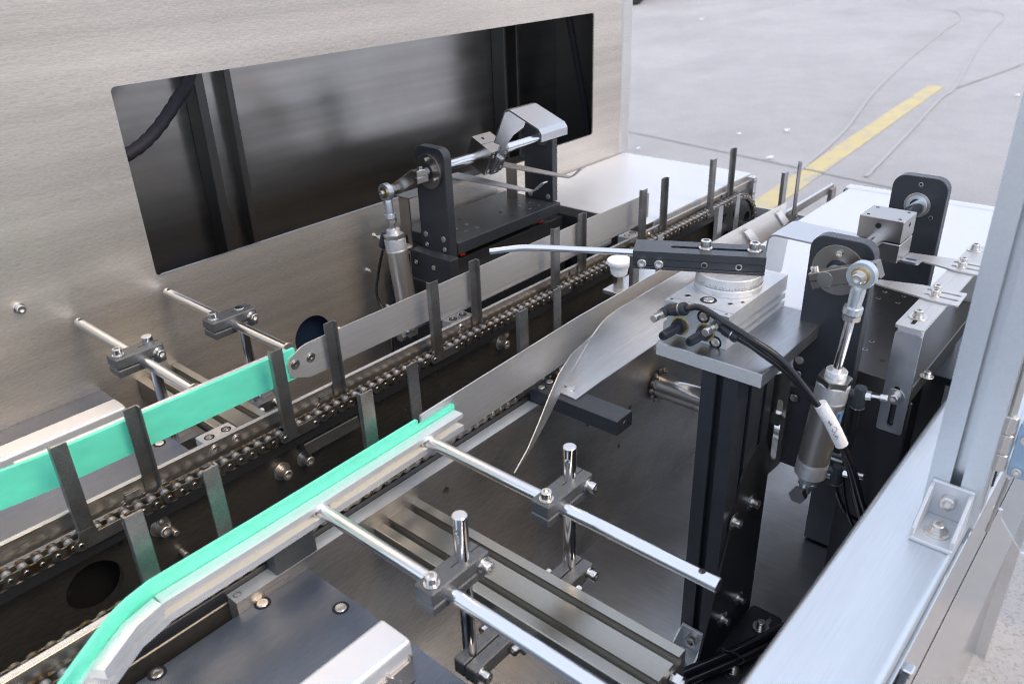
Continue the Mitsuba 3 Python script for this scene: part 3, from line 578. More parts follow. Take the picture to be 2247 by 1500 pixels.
put(df, 'horn', ruled(HR, HL, .0012), 'deflector_steel', 60)
bolt(df, HEXHEAD, (.1880, -.1710, -.0022), Z, 1.1)

# ================================================================== KNOB ON ITS PLATE
kn = thing('white_knob', 'white plastic knob on a hexagonal stem in the channel', 'knob')
KX, KY, KZ = .436, -.070, .0120
put(kn, 'plate', box(.4165, .62, -.1060, -.0560, KZ - .006, KZ, .0006), 'alu_edge')
put(kn, 'stem', prism(Polygon([(KX + .0078 * math.cos(k * math.pi / 3 + .3), KY + .0078 * math.sin(k * math.pi / 3 + .3)) for k in range(6)]), 'z', KZ, KZ + .024), 'nickel', False)
put(kn, 'cap', rev((KX, KY, KZ + .018), Z, [(.0085, 0), (.0115, .003), (.0125, .011), (.0125, .012), (.0165, .0165), (.0178, .019), (.0175, .0225), (.0160, .0240), (.0085, .0240), (.0080, .0228)], 40), 'white_plastic', 50)
put(kn, 'post', box(.425, .445, -.085, -.065, -.303, KZ - .006, .001), 'black_steel')
put(kn, 'slot_inset', box(.47, .60, -.092, -.084, KZ - .0005, KZ + .0003, 0), 'alu_matte', False)

# ================================================================== WHITE STEEL BOXES
bxl = thing('steel_box', 'pale stainless box at the far end of the left side', 'box')
put(bxl, 'top', slab(rrect(.660, 1.0385, .0260, .3220, .003), 'z', .0216, .0240, .0008), 'white_steel')
put(bxl, 'front_rim', ramp(box(.68, 1.0395, .0255, .0410, -.020, 0, .001), .0215, .0215), 'dark_steel')
put(bxl, 'corner_leg', box(1.024, 1.0385, .012, .04, -.30, .0200, .001), 'alu_edge')
put(bxl, 'end_wall', box(.660, .664, .0425, .3215, -.25, .0072, .001), 'black_steel')
put(bxl, 'crossbar', box(.98, 1.024, .016, .026, -.012, -.002, .001), 'black_steel')
bolt(bxl, CSK, (1.031, .0119, .012), -Y, 1.0, 'screw'); bolt(bxl, CSK, (1.031, .0119, -.012), -Y, 1.0, 'screw')
bxr = thing('steel_box', 'white stainless box at the far end of the right side', 'box')
put(bxr, 'top', slab(rrect(.486, 1.0400, -.4400, -.1640, .003), 'z', .0075, .0240, .0018), 'white_steel')
put(bxr, 'raised_lip', slab(rrect(1.0405, 1.0640, -.4400, -.1570, .003), 'z', .012, .0260, .002), 'white_steel')
put(bxr, 'end_wall', box(.488, .492, -.4395, -.1645, -.022, .0072, .001), 'sheet_steel')
put(bxr, 'side_wall', box(.494, 1.04, -.1650, -.1632, -.022, .0072, .001), 'sheet_steel')
put(bxr, 'lip_end', box(1.0405, 1.064, -.1565, -.1555, -.03, .020, .0005), 'black_steel')

# ================================================================== FLAP MECHANISMS
def upright(x0, x1, yc, hw, z0, zt, rr=.015): return slab(rrect(yc - hw, yc + hw, z0, zt, rr, 6).union(sbox(yc - hw, z0, yc + hw, zt - rr * 1.2)).convex_hull, 'x', x0, x1, .0007)
def flange_disc(k, x, yc, zc, r=.0262):
    d = put(k, 'bearing_flange', ring((x, yc, zc), -X, .0110, r, .0045), 'dark_nickel')
    put(d, 'seal', ring((x, yc, zc), -X, .0078, .0118, .0028), 'black_plastic')
    for a in (90, 210, 330): bolt(d, CAPLOW, (x - .0045, yc + .0185 * math.cos(math.radians(a)), zc + .0185 * math.sin(math.radians(a))), -X, .62)
def cyl_between(p, a, r, z0, z1, mat, k, name): return put(k, name, cyl(V(p) + V(a) * z0, V(p) + V(a) * z1, r, 32, .0005), mat)
def air_cylinder(lab, eye, foot, grp, rod_len, scale=1.0):
    k = thing('air_cylinder', lab, 'cylinder', grp); e, f = V(eye), V(foot); L = np.linalg.norm(f - e); a = (f - e) / L
    put(k, 'rod_eye', ring(e - X * .0045, X, .0088, .0132, .009), 'zinc'); put(k, 'eye_liner', ring(e - X * .0047, X, .0070, .0090, .0094), 'brass')
    put(k, 'eye_neck', rev(e + a * .0115, a, [(.0062, 0), (.0070, .004), (.0064, .021), (.0088, .0215), (.0090, .028), (.0075, .029)], 24), 'zinc')
    put(k, 'lock_nut', moved(prism(hexagon(.0088), 'z', 0, .0055), at(e + a * .0408, a)), 'bright_steel', False)
    put(k, 'piston_rod', cyl(e + a * .046, e + a * (.046 + rod_len + .01), .0046, 24), 'chrome')
    s0 = .046 + rod_len
    put(k, 'neck', rev(e + a * s0, a, [(.0095, 0), (.0105, .001), (.0098, .002), (.0105, .003), (.0098, .004), (.0105, .005), (.0098, .006), (.0105, .0075), (.0105, .011)], 28), 'alu_matte')
    put(k, 'mount_nut', moved(prism(hexagon(.0170), 'z', 0, .0065), at(e + a * (s0 + .0085), a, 1, .5)), 'bright_steel', False)
    put(k, 'front_cap', rev(e + a * (s0 + .015), a, [(.0158, 0), (.0163, .0008), (.0163, .0165), (.0157, .0172), (.0162, .0180), (.0162, .0195)], 36), 'alu_matte')
    t0, t1 = s0 + .0345, L - .035
    put(k, 'barrel', cyl(e + a * t0, e + a * t1, .0160, 40, .0002), 'tube_steel')
    put(k, 'rear_cap', rev(e + a * t1, a, [(.0162, 0), (.0162, .0015), (.0157, .002), (.0163, .003), (.0163, .0185), (.0155, .0195)], 36), 'alu_matte')
    put(k, 'clevis', cat(cyl(f - a * .0165, f - a * .002, .0098, 24), *[rev(f - a * (.016 - .003 * i), a, [(.0094, 0), (.0104, .0007), (.0094, .0014)], 24) for i in range(4)], box(f[0] - .009, f[0] + .009, f[1] - .0052, f[1] + .0052, f[2] - .008, f[2] + .012)), 'zinc')
    p = put(k, 'clevis_pin', cyl(f - X * .024, f + X * .03, .0040, 20), 'bright_steel'); put(p, 'nut', HEXNUT, None, T=at(f - X * .019, -X, .95))
    return k, e, a, s0, t1
def elbow(k, p, outv, down, r=.0062, name='fitting'):
    p, o, d = V(p), V(outv), V(down)
    q = put(k, name, cat(cyl(p, p + o * .008, .0048, 20), rev(p + o * .010, d, [(.0055, -.008), (r, -.0065), (r, .006), (.0066, .0075), (.0066, .014), (.006, .015)], 22)), 'black_plastic')
    put(q, 'collar', rev(p + o * .010 + d * .0138, d, [(.0060, 0), (.0068, .0003), (.0068, .0012), (.0060, .0015)], 22), 'bright_steel')
    put(q, 'needle', cat(moved(prism(hexagon(.0046), 'z', 0, .005), at(p + o * .0155, o)), cyl(p + o * .0205, p + o * .030, .0018, 12), cyl(p + o * .0285, p + o * .0355, .0036, 18)), 'bright_steel', 30)
    return q

# --- left mechanism
ml = thing('flap_mechanism', 'black bearing block assembly with a shaft in front of the cabinet opening', 'mechanism')
LYC, LZC = .2215, .1490
put(ml, 'base_plate', box(.3805, .6370, .1880, .3150, .0190, .0380, .0008), 'black_anodised')
put(ml, 'near_upright', upright(.3650, .3800, LYC, .0315, -.05, .1845), 'black_anodised')
put(ml, 'far_upright', upright(.6290, .6430, LYC + .009, .0315, .0384, .1845), 'black_anodised')
put(ml, 'lower_block', box(.3450, .3645, .1720, .2600, -.10, .0240, .0008), 'black_anodised')
put(ml, 'shaft', cyl((.3380, LYC, LZC), (.6500, LYC, LZC), .0078, 32), 'chrome')
flange_disc(ml, .3649, LYC, LZC)
put(ml, 'far_bearing', ring((.629, LYC, LZC), -X, .0079, .0150, .0012), 'nickel')
for (y, z) in ((.2418, .0468), (.2031, .046)): put(ml, 'dowel', cyl((.3655, y, z), (.3642, y, z), .0046, 20), 'alu_edge')
for (y, z) in ((.241, .0300), (.2021, .0295)): bolt(ml, SUNK, (.3650, y, z), -X, .95, 'screw')
for (y, z) in ((.2486, .0460), (.2091, .0463)): put(ml, 'dowel', cyl((.6296, y, z), (.6282, y, z), .0046, 20), 'alu_edge')
for (y, z) in ((.2477, .0054), (.2089, .0043), (.2473, -.0368)): bolt(ml, SUNK, (.3450, y, z), -X, 1.0, 'screw')
for (x, y) in ((.455, .2403), (.4295, .239), (.4535, .2165), (.4292, .2171), (.5799, .2337), (.6037, .2332), (.6033, .2102), (.5783, .2098)): thread_hole(ml, (x, y, .0380), Z, 1.0)
for (x, y) in ((.4655, .2671), (.5342, .2374), (.532, .2092)): put(ml, 'hole_shade', DARKDISC, None, T=at((x, y, .0380), Z, 1.4))
thread_hole(ml, (.3804, .1985, .0285), -X, 1.2)
put(ml, 'red_bumper', box(.394, .406, .198, .215, .010, .0186, .001), 'red_plastic'); put(ml, 'red_bumper', box(.590, .600, .198, .215, .010, .0186, .001), 'red_plastic'); put(ml, 'red_bumper', box(.614, .622, .204, .225, .010, .0186, .001), 'red_plastic')
put(ml, 'slide_rail', box(.36, .66, .20, .24, -.02, .0055, .001), 'black_steel'); put(ml, 'slide_rail', box(.36, .66, .27, .30, -.02, .0186, .001), 'black_steel')
put(ml, 'pedestal', box(.34, .64, .18, .31, -.30, -.021, .001), 'black_steel')
# clamp and flap tilted by 25.5 degrees
def rotx(m, yc, zc, ang):
    M = np.eye(4); c, s = math.cos(ang), math.sin(ang); M[1, 1], M[1, 2], M[2, 1], M[2, 2] = c, -s, s, c; M[1, 3] = yc - c * yc + s * zc; M[2, 3] = zc - s * yc - c * zc; return moved(m, M)
A1 = math.radians(25.5)
RT = lambda m: rotx(m, LYC, LZC, A1)
put(ml, 'clamp_half', RT(box(.4700, .5115, LYC - .0228, LYC - .0005, LZC - .0220, LZC + .0220, .0006)), 'nickel', False)
put(ml, 'clamp_half', RT(box(.4700, .5115, LYC + .0005, LYC + .0228, LZC - .0220, LZC + .0220, .0006)), 'nickel', False)
fy = LYC - .0240
armp = unary_union([sbox(.4815, LZC - .022, .5005, LZC + .040), Polygon([(.4655, LZC + .041), (.4815, LZC + .034), (.5005, LZC + .034), (.5065, LZC + .046), (.5270, LZC + .056), (.5270, LZC + .096), (.4655, LZC + .096)])]).buffer(.002).buffer(-.002)
armp = armp.difference(slot(.491, LZC - .017, .491, LZC + .012, .0055))
fl = put(ml, 'flap', RT(prism(armp, 'y', fy - .0012, fy + .0009)), 'flap_steel', 30, label='bent bright steel flap plate raised on the shaft')
put(fl, 'flap_top', RT(bent([(fy, LZC + .0940), (fy - .002, LZC + .0985), (fy - .008, LZC + .1015), (fy - .066, LZC + .1015 + .004), (fy - .073, LZC + .1015), (fy - .0775, LZC + .092)], .0022, 0, 'x', .4655, .5270)), 'flap_steel', 40)
def RP(y, z): c, s = math.cos(A1), math.sin(A1); return (LYC + c * (y - LYC) - s * (z - LZC), LZC + s * (y - LYC) + c * (z - LZC))
nv = V([0, -math.cos(A1), -math.sin(A1)])
for (x, z, kd, s) in ((.4765, LZC + .012, SUNK, .75), (.5055, LZC + .012, SUNK, .75), (.4765, LZC - .015, SUNK, .75), (.5055, LZC - .015, SUNK, .75)):
    y, zz = RP(LYC - .0228, z); bolt(ml, kd, (x, y, zz), nv, s, 'screw')
y, zz = RP(LYC - .0252, LZC + .008); bolt(ml, CAP, (.491, y, zz), nv, .9)
yh, zh = RP(LYC + .012, LZC + .0221); put(ml, 'hole_shade', DARKDISC, None, T=at((.484, yh, zh), V([0, -math.sin(A1), math.cos(A1)]), 1.3))
# crank arm
ca = put(ml, 'crank_arm', slab(LineString([(LYC, LZC), (.2665, .1215)]).buffer(.0085, cap_style=1), 'x', .3300, .3440, .0006), 'nickel')
put(ca, 'pinch_jaw', cat(box(.326, .348, LYC - .0145, LYC - .0065, LZC + .0012, LZC + .0100, .0006), box(.326, .348, LYC - .0145, LYC - .0065, LZC - .0090, LZC + .0002, .0006)), 'bright_steel', False)
bolt(ca, CAPLOW, (.337, LYC - .0105, LZC + .0100), Z, .7)
put(ca, 'pivot_sleeve', cyl((.330, .2665, .1215), (.320, .2665, .1215), .0085), 'nickel'); bolt(ca, CAPLOW, (.3095, .2665, .1215), -X, 1.0)
k, e, a, s0, t1 = air_cylinder('slim steel air cylinder on the left in front of the cabinet wall', (.3150, .2665, .1215), (.3150, .2395, -.100), 'air cylinders of the flap mechanisms', .010)
q = elbow(k, e + a * (s0 + .022) + V([0, .016, 0]), (0, 1, .05), (-.1, .25, -.96))
q2 = elbow(k, e + a * (t1 + .008) + V([0, .016, 0]), (0, 1, .05), (-.1, .25, -.96))
hs = e + a * (s0 + .022) + V([-.003, .029, -.018])
one('air_hose', tube([hs, hs + V([-.006, .008, -.035]), hs + V([-.016, .006, -.075]), hs + V([-.010, -.02, -.115]), hs + V([.02, -.045, -.16]), hs + V([.03, -.06, -.24])], .0022, 12), 'black_hose', 'thin dark air hose hanging from the left air cylinder', 'hose')
hs2 = e + a * (t1 + .008) + V([-.003, .029, -.018]); one('air_hose', tube([hs2, hs2 + V([-.008, .004, -.02]), hs2 + V([-.02, -.01, -.06]), hs2 + V([-.01, -.03, -.13])], .0022, 12), 'black_hose', 'short air hose under the lower fitting of the left air cylinder', 'hose')
# finger holder on the left
fh = thing('finger_bracket', 'narrow steel bracket with two thin curved fingers at the left mechanism', 'bracket')
put(fh, 'leg', prism(rrect(.2620, .2850, -.02, .1010, .003).difference(slot(.2735, -.008, .2735, .04, .0055)), 'x', .3530, .3555), 'nickel', False)
put(fh, 'cross_plate', box(.3530, .648, .262, .292, .1010, .1035, .0005), 'nickel')
put(fh, 'far_leg', prism(sbox(.262, .0384, .285, .1008), 'x', .606, .6085), 'nickel', False)
bolt(fh, CAPBIG, (.3530, .2735, .020), -X, .9)
for xa in (.4830, .5790):
    f = put(fh, 'finger', cat(prism(Polygon([(xa - .012, .298), (xa + .015, .298), (xa + .015, .268), (xa + .0085, .14), (xa + .0075, .132), (xa - .0035, .132), (xa - .0045, .14), (xa - .012, .268)]), 'z', .1040, .1056),
        bent([(.132, .1048), (.124, .1052), (.118, .1085), (.102, .1225), (.099, .1232)], .0016, 0, 'x', xa - .0035, xa + .0075)), 'sheet_steel', 30)

# --- right mechanism
mr = thing('flap_mechanism', 'black bearing block assembly with a steel clamp on its shaft at the right', 'mechanism')
RYC, RZC = -.3985, .1500
put(mr, 'base_plate', box(.3485, .6000, -.4850, -.3600, .0190, .0380, .0008), 'satin_black')
put(mr, 'near_upright', upright(.3330, .3480, RYC, .0318, -.06, .1815), 'black_anodised')
put(mr, 'far_upright', upright(.5880, .6030, RYC + .0035, .0315, .0384, .1845), 'black_anodised')
put(mr, 'lower_block', box(.3170, .3326, -.4200, -.3677, -.0860, .0140, .0008), 'black_anodised')
put(mr, 'shaft', cyl((.2962, RYC, RZC), (.6100, RYC, RZC), .0080, 32), 'chrome')
flange_disc(mr, .3329, RYC, RZC)
fb = put(mr, 'far_bearing', ring((.588, RYC + .003, RZC), -X, .0080, .0152, .0012), 'nickel'); put(fb, 'inner_ring', ring((.5868, RYC + .003, RZC), -X, .0080, .0118, .0010), 'zinc')
for (y, z) in ((RYC + .003, .1755), (RYC - .015, .137)): thread_hole(mr, (.588, y, z), -X, .9)
put(mr, 'clamp_half', box(.4370, .4790, -.4240, -.3776, RZC + .0008, .1752, .0007), 'nickel', False); put(mr, 'clamp_half', box(.4370, .4790, -.4240, -.3776, .1290, RZC - .0008, .0007), 'nickel', False)
for (x, y) in ((.4435, -.3845), (.4725, -.3845), (.4435, -.4175), (.4725, -.4175)): put(mr, 'hole_shade', DARKDISC, None, T=at((x, y, .1752), Z, .9))
put(mr, 'hole_shade', DARKDISC, None, T=at((.4370, -.3985, .1665), -X, 1.5)); put(mr, 'hole_shade', DARKDISC, None, T=at((.459, -.4240, .1665), -Y, 1.2))
slotarm = rrect(.4500, .4670, -.4420, -.3700, .003).difference(slot(.4585, -.4360, .4585, -.4270, .0052))
fr = put(mr, 'flap', cat(prism(slotarm, 'z', .1262, .1288), bent([(-.372, .1276), (-.2830, .1290), (-.2775, .1275), (-.2742, .1230), (-.2700, .0620), (-.2668, .0565)], .0022, 0, 'x', .4460, .5080)), 'flap_steel', 40, label='bent bright steel flap plate swung down towards the white box')
for (x, y) in ((.5721, -.3825), (.5474, -.3831), (.5716, -.4056), (.5474, -.4060), (.4240, -.4174), (.4000, -.4185)): thread_hole(mr, (x, y, .0380), Z, 1.0)
for (x, y) in ((.5022, -.4104), (.3860, -.4421), (.56, -.395)): put(mr, 'hole_shade', DARKDISC, None, T=at((x, y, .0380), Z, 1.5))
for y in (-.3725,): put(mr, 'dowel', cyl((.3332, y, .0385), (.3320, y, .0385), .0046, 20), 'alu_edge'); bolt(mr, SUNK, (.3330, y, .0215), -X, 1.0, 'screw')
bolt(mr, SUNK, (.3170, -.3785, .0005), -X, 1.1, 'screw')
put(mr, 'pedestal', box(.47, .60, -.47, -.365, -.30, .0186, .001), 'black_steel')
put(mr, 'sky_blocker_plate', box(.520, .66, -.505, -.170, -.040, -.030, .001), 'black_anodised')  # added plate that keeps sky light off the far floor pan
for xa in (.372, .430): put(mr, 'slide_profile', box(xa, xa + .030, -.365, -.168, -.0298, -.008, .001), 'alu')
put(mr, 'side_gusset', box(.3480, .3520, -.487, -.4320, -.25, .0186, .001), 'black_steel')
# crank arm on the near shaft end
ce, se = V([-.3985, .1515]), V([-.4345, .1668]); ax = (se - ce) / np.linalg.norm(se - ce); nx = V([-ax[1], ax[0]])
def arm2(p, q): return tuple(ce + ax * p + nx * q)
ca = put(mr, 'crank_arm', slab(Polygon([arm2(-.0150, -.0080), arm2(.0515, -.0080), arm2(.0515, .0080), arm2(-.0150, .0080)]), 'x', .2960, .3080, .0007), 'dark_nickel', False)
put(ca, 'shaft_end', cyl((.2957, *ce), (.3000, *ce), .0080, 28), 'pin_steel')
put(ca, 'pinch_slit', prism(LineString([arm2(-.0150, .000), arm2(-.008, .0)]).buffer(.0005, cap_style=2), 'x', .2957, .2962), 'hole_black', False)
bolt(ca, CAPLOW, (.302, *arm2(-.0095, -.0080)), (0, *(-nx)), .85) if nx[1] < 0 else bolt(ca, CAPLOW, (.302, *arm2(-.0095, .0080)), (0, *nx), .85)
eyeR = V([.2860, -.4352, .1682])
put(ca, 'pivot_sleeve', cyl((.2962, eyeR[1], eyeR[2]), (.2900, eyeR[1], eyeR[2]), .0075), 'nickel')
put(ca, 'pivot_washer', cyl((.2816, eyeR[1], eyeR[2]), (.2770, eyeR[1], eyeR[2]), .0068), 'bright_steel'); bolt(ca, CAPLOW, (.2770, eyeR[1], eyeR[2]), -X, 1.08)
k, e, a, s0, t1 = air_cylinder('slim steel air cylinder on the right with a taped hose bundle across it', tuple(eyeR), (.2860, -.4165, -.0790), 'air cylinders of the flap mechanisms', .0565)
elbow(k, e + a * (s0 + .023) + V([.004, -.0155, 0]), (.15, -.98, .08), (0, .02, -1)); elbow(k, e + a * (t1 + .009) + V([.004, -.0155, 0]), (.15, -.98, .08), (0, .02, -1))
# sticker with its printed code, wrapped on the barrel
x_, y_, z_ = frame(a); th0 = math.atan2(0, 1)
def barrel_pt(t, s, r=.0163):    # t angle from -x towards -y, s along the barrel
    o = V([-math.cos(t), -math.sin(t), 0.0]); o = o - a * (o @ a); o /= np.linalg.norm(o); return e + a * s + o * r
sv, sf = [], []
S0, S1 = s0 + .040, s0 + .075
for i, t in enumerate(np.linspace(.95, 1.75, 9)): sv += [barrel_pt(t, S0, .01615), barrel_pt(t, S1, .01615)]
for i in range(8): sf += [[2 * i, 2 * i + 1, 2 * i + 3], [2 * i, 2 * i + 3, 2 * i + 2]]
st = put(k, 'sticker', trimesh.Trimesh(sv, sf, process=False), 'blue_sticker', True)
tx = meshkit.text_mesh('MAC32X75', .0034, .0001, True); v = tx.vertices.copy(); tx.vertices = np.array([barrel_pt(1.22 - y / .016, S0 + .003 + x, .01625 + z) for x, y, z in v])
put(st, 'printed_code', tx, 'ink', False)
# slotted finger bracket on the right
fr = thing('finger_bracket', 'flat steel bracket plate with two pointed fingers at the right mechanism', 'bracket')
pl = rrect(.3440, .6230, -.4840, -.4570, .003)
pl = pl.difference(slot(.356, -.4700, .372, -.4697, .0052)).difference(slot(.612, -.4650, .603, -.4650, .0052))
put(fr, 'cross_plate', prism(pl, 'z', .0990, .1020), 'sheet_steel', False)
lg = rrect(-.4845, -.4590, -.0185, .0955, .0025).difference(slot(-.4717, -.0085, -.4717, .0330, .0060))
put(fr, 'leg', prism(lg, 'x', .3428, .3458), 'leg_steel', False, label='scratched vertical leg with a long slot')
put(fr, 'leg_return', box(.3460, .352, -.4835, -.460, .0925, .0988, .0005), 'sheet_steel')
put(fr, 'far_leg', box(.600, .6030, -.484, -.459, .0384, .0988, .0005), 'sheet_steel')
bolt(fr, CAPBIG, (.3428, -.4717, .0245), -X, .95); bolt(fr, CAPBIG, (.3730, -.4700, .1020), Z, .95); bolt(fr, CAPBIG, (.6050, -.4650, .1020), Z, .95)
for (xa, tip) in ((.4385, (.4360, -.392)), (.5385, (.5400, -.388))):
    w = Polygon([(xa - .0195, -.4945), (xa + .0200, -.4935), (xa + .0170, -.4490), (tip[0] + .003, tip[1]), (tip[0] - .003, tip[1]), (xa - .0190, -.4660)])
    w = w.difference(slot(xa - .006, -.4895, xa - .006, -.4600, .0042)).difference(slot(xa + .008, -.4890, xa + .008, -.4590, .0042))
    f = put(fr, 'finger', prism(w, 'z', .1024, .1042), 'sheet_steel', False)
    bolt(f, CAP, (xa - .006, -.4685, .1042), Z, .85); bolt(f, CAP, (xa + .008, -.4670, .1042), Z, .85)
bolt(fr, CAPBIG, (.378, -.4890, .0380), Z, .7)

# ================================================================== BLACK POST WITH TABLE AND ROTARY ACTUATOR
po = thing('black_post', 'black slotted extrusion post standing on the floor pan with gusset and angle bracket', 'post')
pp = sbox(.2004, -.3646, .2900, -.3260)
for x in (.2310, .2690): pp = pp.difference(sbox(x - .0041, -.366, x + .0041, -.3615)).difference(sbox(x - .008, -.3618, x + .008, -.3555)).difference(sbox(x - .0041, -.3285, x + .0041, -.32))
pp = pp.difference(sbox(.199, -.3494, .2045, -.3412)).difference(sbox(.2040, -.3533, .2105, -.3373))
pp = pp.difference(sbox(.286, -.3494, .292, -.3412))
put(po, 'profile', prism(pp, 'z', -.303, .0695), 'black_anodised', False)
gs = Polygon([(.1640, -.2995), (.3000, -.2995), (.3000, -.0720), (.2880, -.0480), (.2720, -.0380), (.2580, -.0380), (.2440, -.0440), (.2290, -.0640), (.2250, -.0900)]).buffer(.004).buffer(-.004)
put(po, 'gusset', prism(gs, 'y', -.3675, -.3648), 'black_steel', False, label='tall tapered black gusset plate')
put(po, 'gusset_foot', prism(rrect(.1640, .3090, -.4080, -.3676, .006).difference(slot(.274, -.394, .300, -.394, .007)).difference(slot(.190, -.3945, .212, -.3945, .007)), 'z', -.3028, -.2998), 'black_steel', False)
for (x, z) in ((.2640, -.1125), (.2205, -.1115), (.2580, -.2510), (.2200, -.2540)): bolt(po, CAPBIG, (x, -.3675, z), -Y, 1.05)
bolt(po, CAPBIG, (.2800, -.3920, -.2998), Z, 1.05); bolt(po, CAPBIG, (.2030, -.3960, -.2998), Z, 1.05)
def angle(k, x, y0, y1, z, h, w, t=.004):
    m = cat(box(x - t, x, y0, y1, z, z + h, .0008), box(x - w, x - t, y0, y1, z, z + t, .0008))
    for y in (y0, y1 - .003): m = cat(m, slab(Polygon([(x - t, z + t), (x - t, z + h - .002), (x - t - .006, z + h - .002), (x - w + .002, z + t + .007), (x - w + .002, z + t)]), 'y', y, y + .003, .0005))
    b = put(k, 'angle_bracket', m, 'alu_matte', False)
    return b
ab = angle(po, .2000, -.3640, -.3290, -.3030, .0360, .0460)
bolt(ab, CAPLOW, (.1960, -.3465, -.2790), -X, 1.5); bolt(ab, CAPLOW, (.1640, -.3480, -.2990), Z, 1.5)
tbk = thing('table_plate', 'thick brushed aluminium plate on top of the black post', 'plate')
put(tbk, 'plate', box(.1995, .3560, -.3880, -.2730, .0700, .0850, .0007), 'alu_plate')
put(tbk, 'milled_edge_sheen', box(.1990, .1996, -.3874, -.2736, .0706, .0844, 0), 'alu', False)  # milled face, its paler strip also paints reflected floor and sky
put(tbk, 'side_bracket', prism(Polygon([(-.352, -.095), (-.352, .0250), (-.378, .0420), (-.378, -.078), (-.368, -.095)]).difference(slot(-.3700, -.070, -.3700, -.0, .0075)), 'x', .3000, .3030), 'nickel', False)
put(tbk, 'side_bracket_nut', HEXNUT, None, T=at((.3000, -.3700, -.018), -X, .9))
act = thing('rotary_actuator', 'silver pneumatic rotary table with two hose fittings on the aluminium plate', 'actuator')
AX, AY = .2935, -.3010
def body_poly(): return sbox(-.3382, .0853, -.2665, .1215).difference(sbox(-.3400, .0955, -.3330, .1005)).difference(sbox(-.3385, .0853, -.330, .0905)).difference(Point(-.2665, .1005).buffer(.0035))
bp = sbox(-.3382, .0853, -.2665, .1215)
for (z0, z1) in ((.0905, .0945), (.1000, .1040)): bp = bp.difference(sbox(-.3390, z0, -.3335, z1))
put(act, 'body', prism(bp, 'x', .2320, .3490), 'alu_matte', False)
put(act, 'front_cap', prism(sbox(-.3382, .0853, -.2665, .1212).difference(Point(-.2665, .1010).buffer(.0040)).difference(sbox(-.331, .08, -.3225, .0900)), 'x', .2230, .2316), 'gray_anodised' if False else 'alu_matte', False)
put(act, 'rear_cap', prism(bp.difference(sbox(-.34, .1003, -.333, .1037)), 'x', .3494, .3575), 'alu_matte', False)
r0 = put(act, 'fixed_ring', rev((AX, AY, .1213), Z, [(.0345, 0), (.0352, .0008), (.0352, .0068), (.0345, .0075), (.030, .0076)], 56), 'alu')
r1 = put(act, 'turntable', rev((AX, AY, .1292), Z, [(.0338, 0), (.0345, .0006), (.0345, .0102), (.0338, .0108)], 56), 'alu')
tk = []
for i in range(-34, 35):
    t = math.radians(232 + i * 2.4); h = .0042 if i % 5 == 0 else .0028; c, s = math.cos(t), math.sin(t)
    m = box(-.00012, .00012, -.00008, .00008, 0, h, 0); M = at((AX + .03452 * c, AY + .03452 * s, .1297), Z); M[:3, 0], M[:3, 1] = V([-s, c, 0]), V([c, s, 0]); tk.append(moved(m, M))
put(r1, 'graduation', cat(*tk), 'ink', False)
for (x, y, s) in ((.2440, -.2810, 1.2), (.2510, -.3250, 1.2), (.2620, -.3330, 1.0), (.341, -.305, 1.0)): thread_hole(act, (x, y, .1215), Z, s)
bolt(act, SUNK, (.2470, -.3030, .1215), Z, 1.35, 'screw')
for (x, y) in ((.2275, -.2720), (.2275, -.3330), (.3535, -.312)): thread_hole(act, (x, y, .1213), Z, .6)
bolt(act, SUNK, (.2230, -.3110, .1140), -X, 1.1, 'screw'); bolt(act, SUNK, (.2230, -.3262, .0905), -X, 1.1, 'screw')
for (py, pz, ln) in ((-.2862, .0970, .034), (-.3150, .0985, .032)):
    d = V([-1., .02, .04]); d /= np.linalg.norm(d); p = V([.2230, py, pz])
    s = put(act, 'stopper', rev(p, d, [(.0050, 0), (.0050, ln * .62), (.0047, ln * .63), (.0050, ln * .64), (.0048, ln - .002), (.0042, ln), (.0026, ln), (.0024, ln - .002)], 24), 'black_plastic')
    put(s, 'nut', moved(prism(hexagon(.0085), 'z', 0, .004), at(p + d * .0012, d)), 'black_plastic', False); put(s, 'gold_washer', rev(p, d, [(.0095, 0), (.0099, .0003), (.0099, .001), (.0090, .0012)], 28), 'brass')
def flow_fitting(p, o, d, L=.020):
    p, o, d = V(p), V(o), V(d); d = d / np.linalg.norm(d)
    q = put(act, 'flow_fitting', cat(cyl(p - o * .002, p + o * .014, .0052, 20), rev(p + o * .007, d, [(.0050, .002), (.0056, .005), (.0056, .007), (.0064, .009), (.0064, .0185), (.0068, .019), (.0068, .0225), (.0058, .024)], 24)), 'black_plastic')
    put(q, 'collar', rev(p + o * .007 + d * .0165, d, [(.0062, 0), (.0070, .0003), (.0070, .0012), (.0062, .0015)], 24), 'bright_steel')
    put(q, 'needle', cat(moved(prism(hexagon(.0050), 'z', 0, .005), at(p + o * .014, o)), cyl(p + o * .019, p + o * .026, .0022, 12), cyl(p + o * .0245, p + o * .0320, .0040, 18)), 'bright_steel', 30)
    return p + o * .007 + d * .024
h1 = flow_fitting((.2215, -.2740, .1135), (-1, 0, .02), (.0, -.93, .36))
h2 = flow_fitting((.2215, -.3310, .1150), (-1, 0, .02), (.0, -.95, -.30))
sa = thing('swing_arm', 'black slotted bar with a bent bright rod turned across the channel', 'arm')
D = V([.4535, -.8913, 0]); N = V([.8913, .4535, 0]); O = V([.2507, -.2106, 0])
def obox(s0, s1, n0, n1, z0, z1, c=.0006):
    m = box(s0, s1, n0, n1, z0, z1, c); M = np.eye(4); M[:3, 0], M[:3, 1], M[:3, 2], M[:3, 3] = D, N, Z, O; return moved(m, M)
def oprism(poly, z0, z1):
    m = prism(poly, 'z', z0, z1); M = np.eye(4); M[:3, 0], M[:3, 1], M[:3, 2], M[:3, 3] = D, N, Z, O; return moved(m, M)
tp = sbox(0, -.0180, .1340, .0180).difference(slot(.041, 0, .128, 0, .0062))
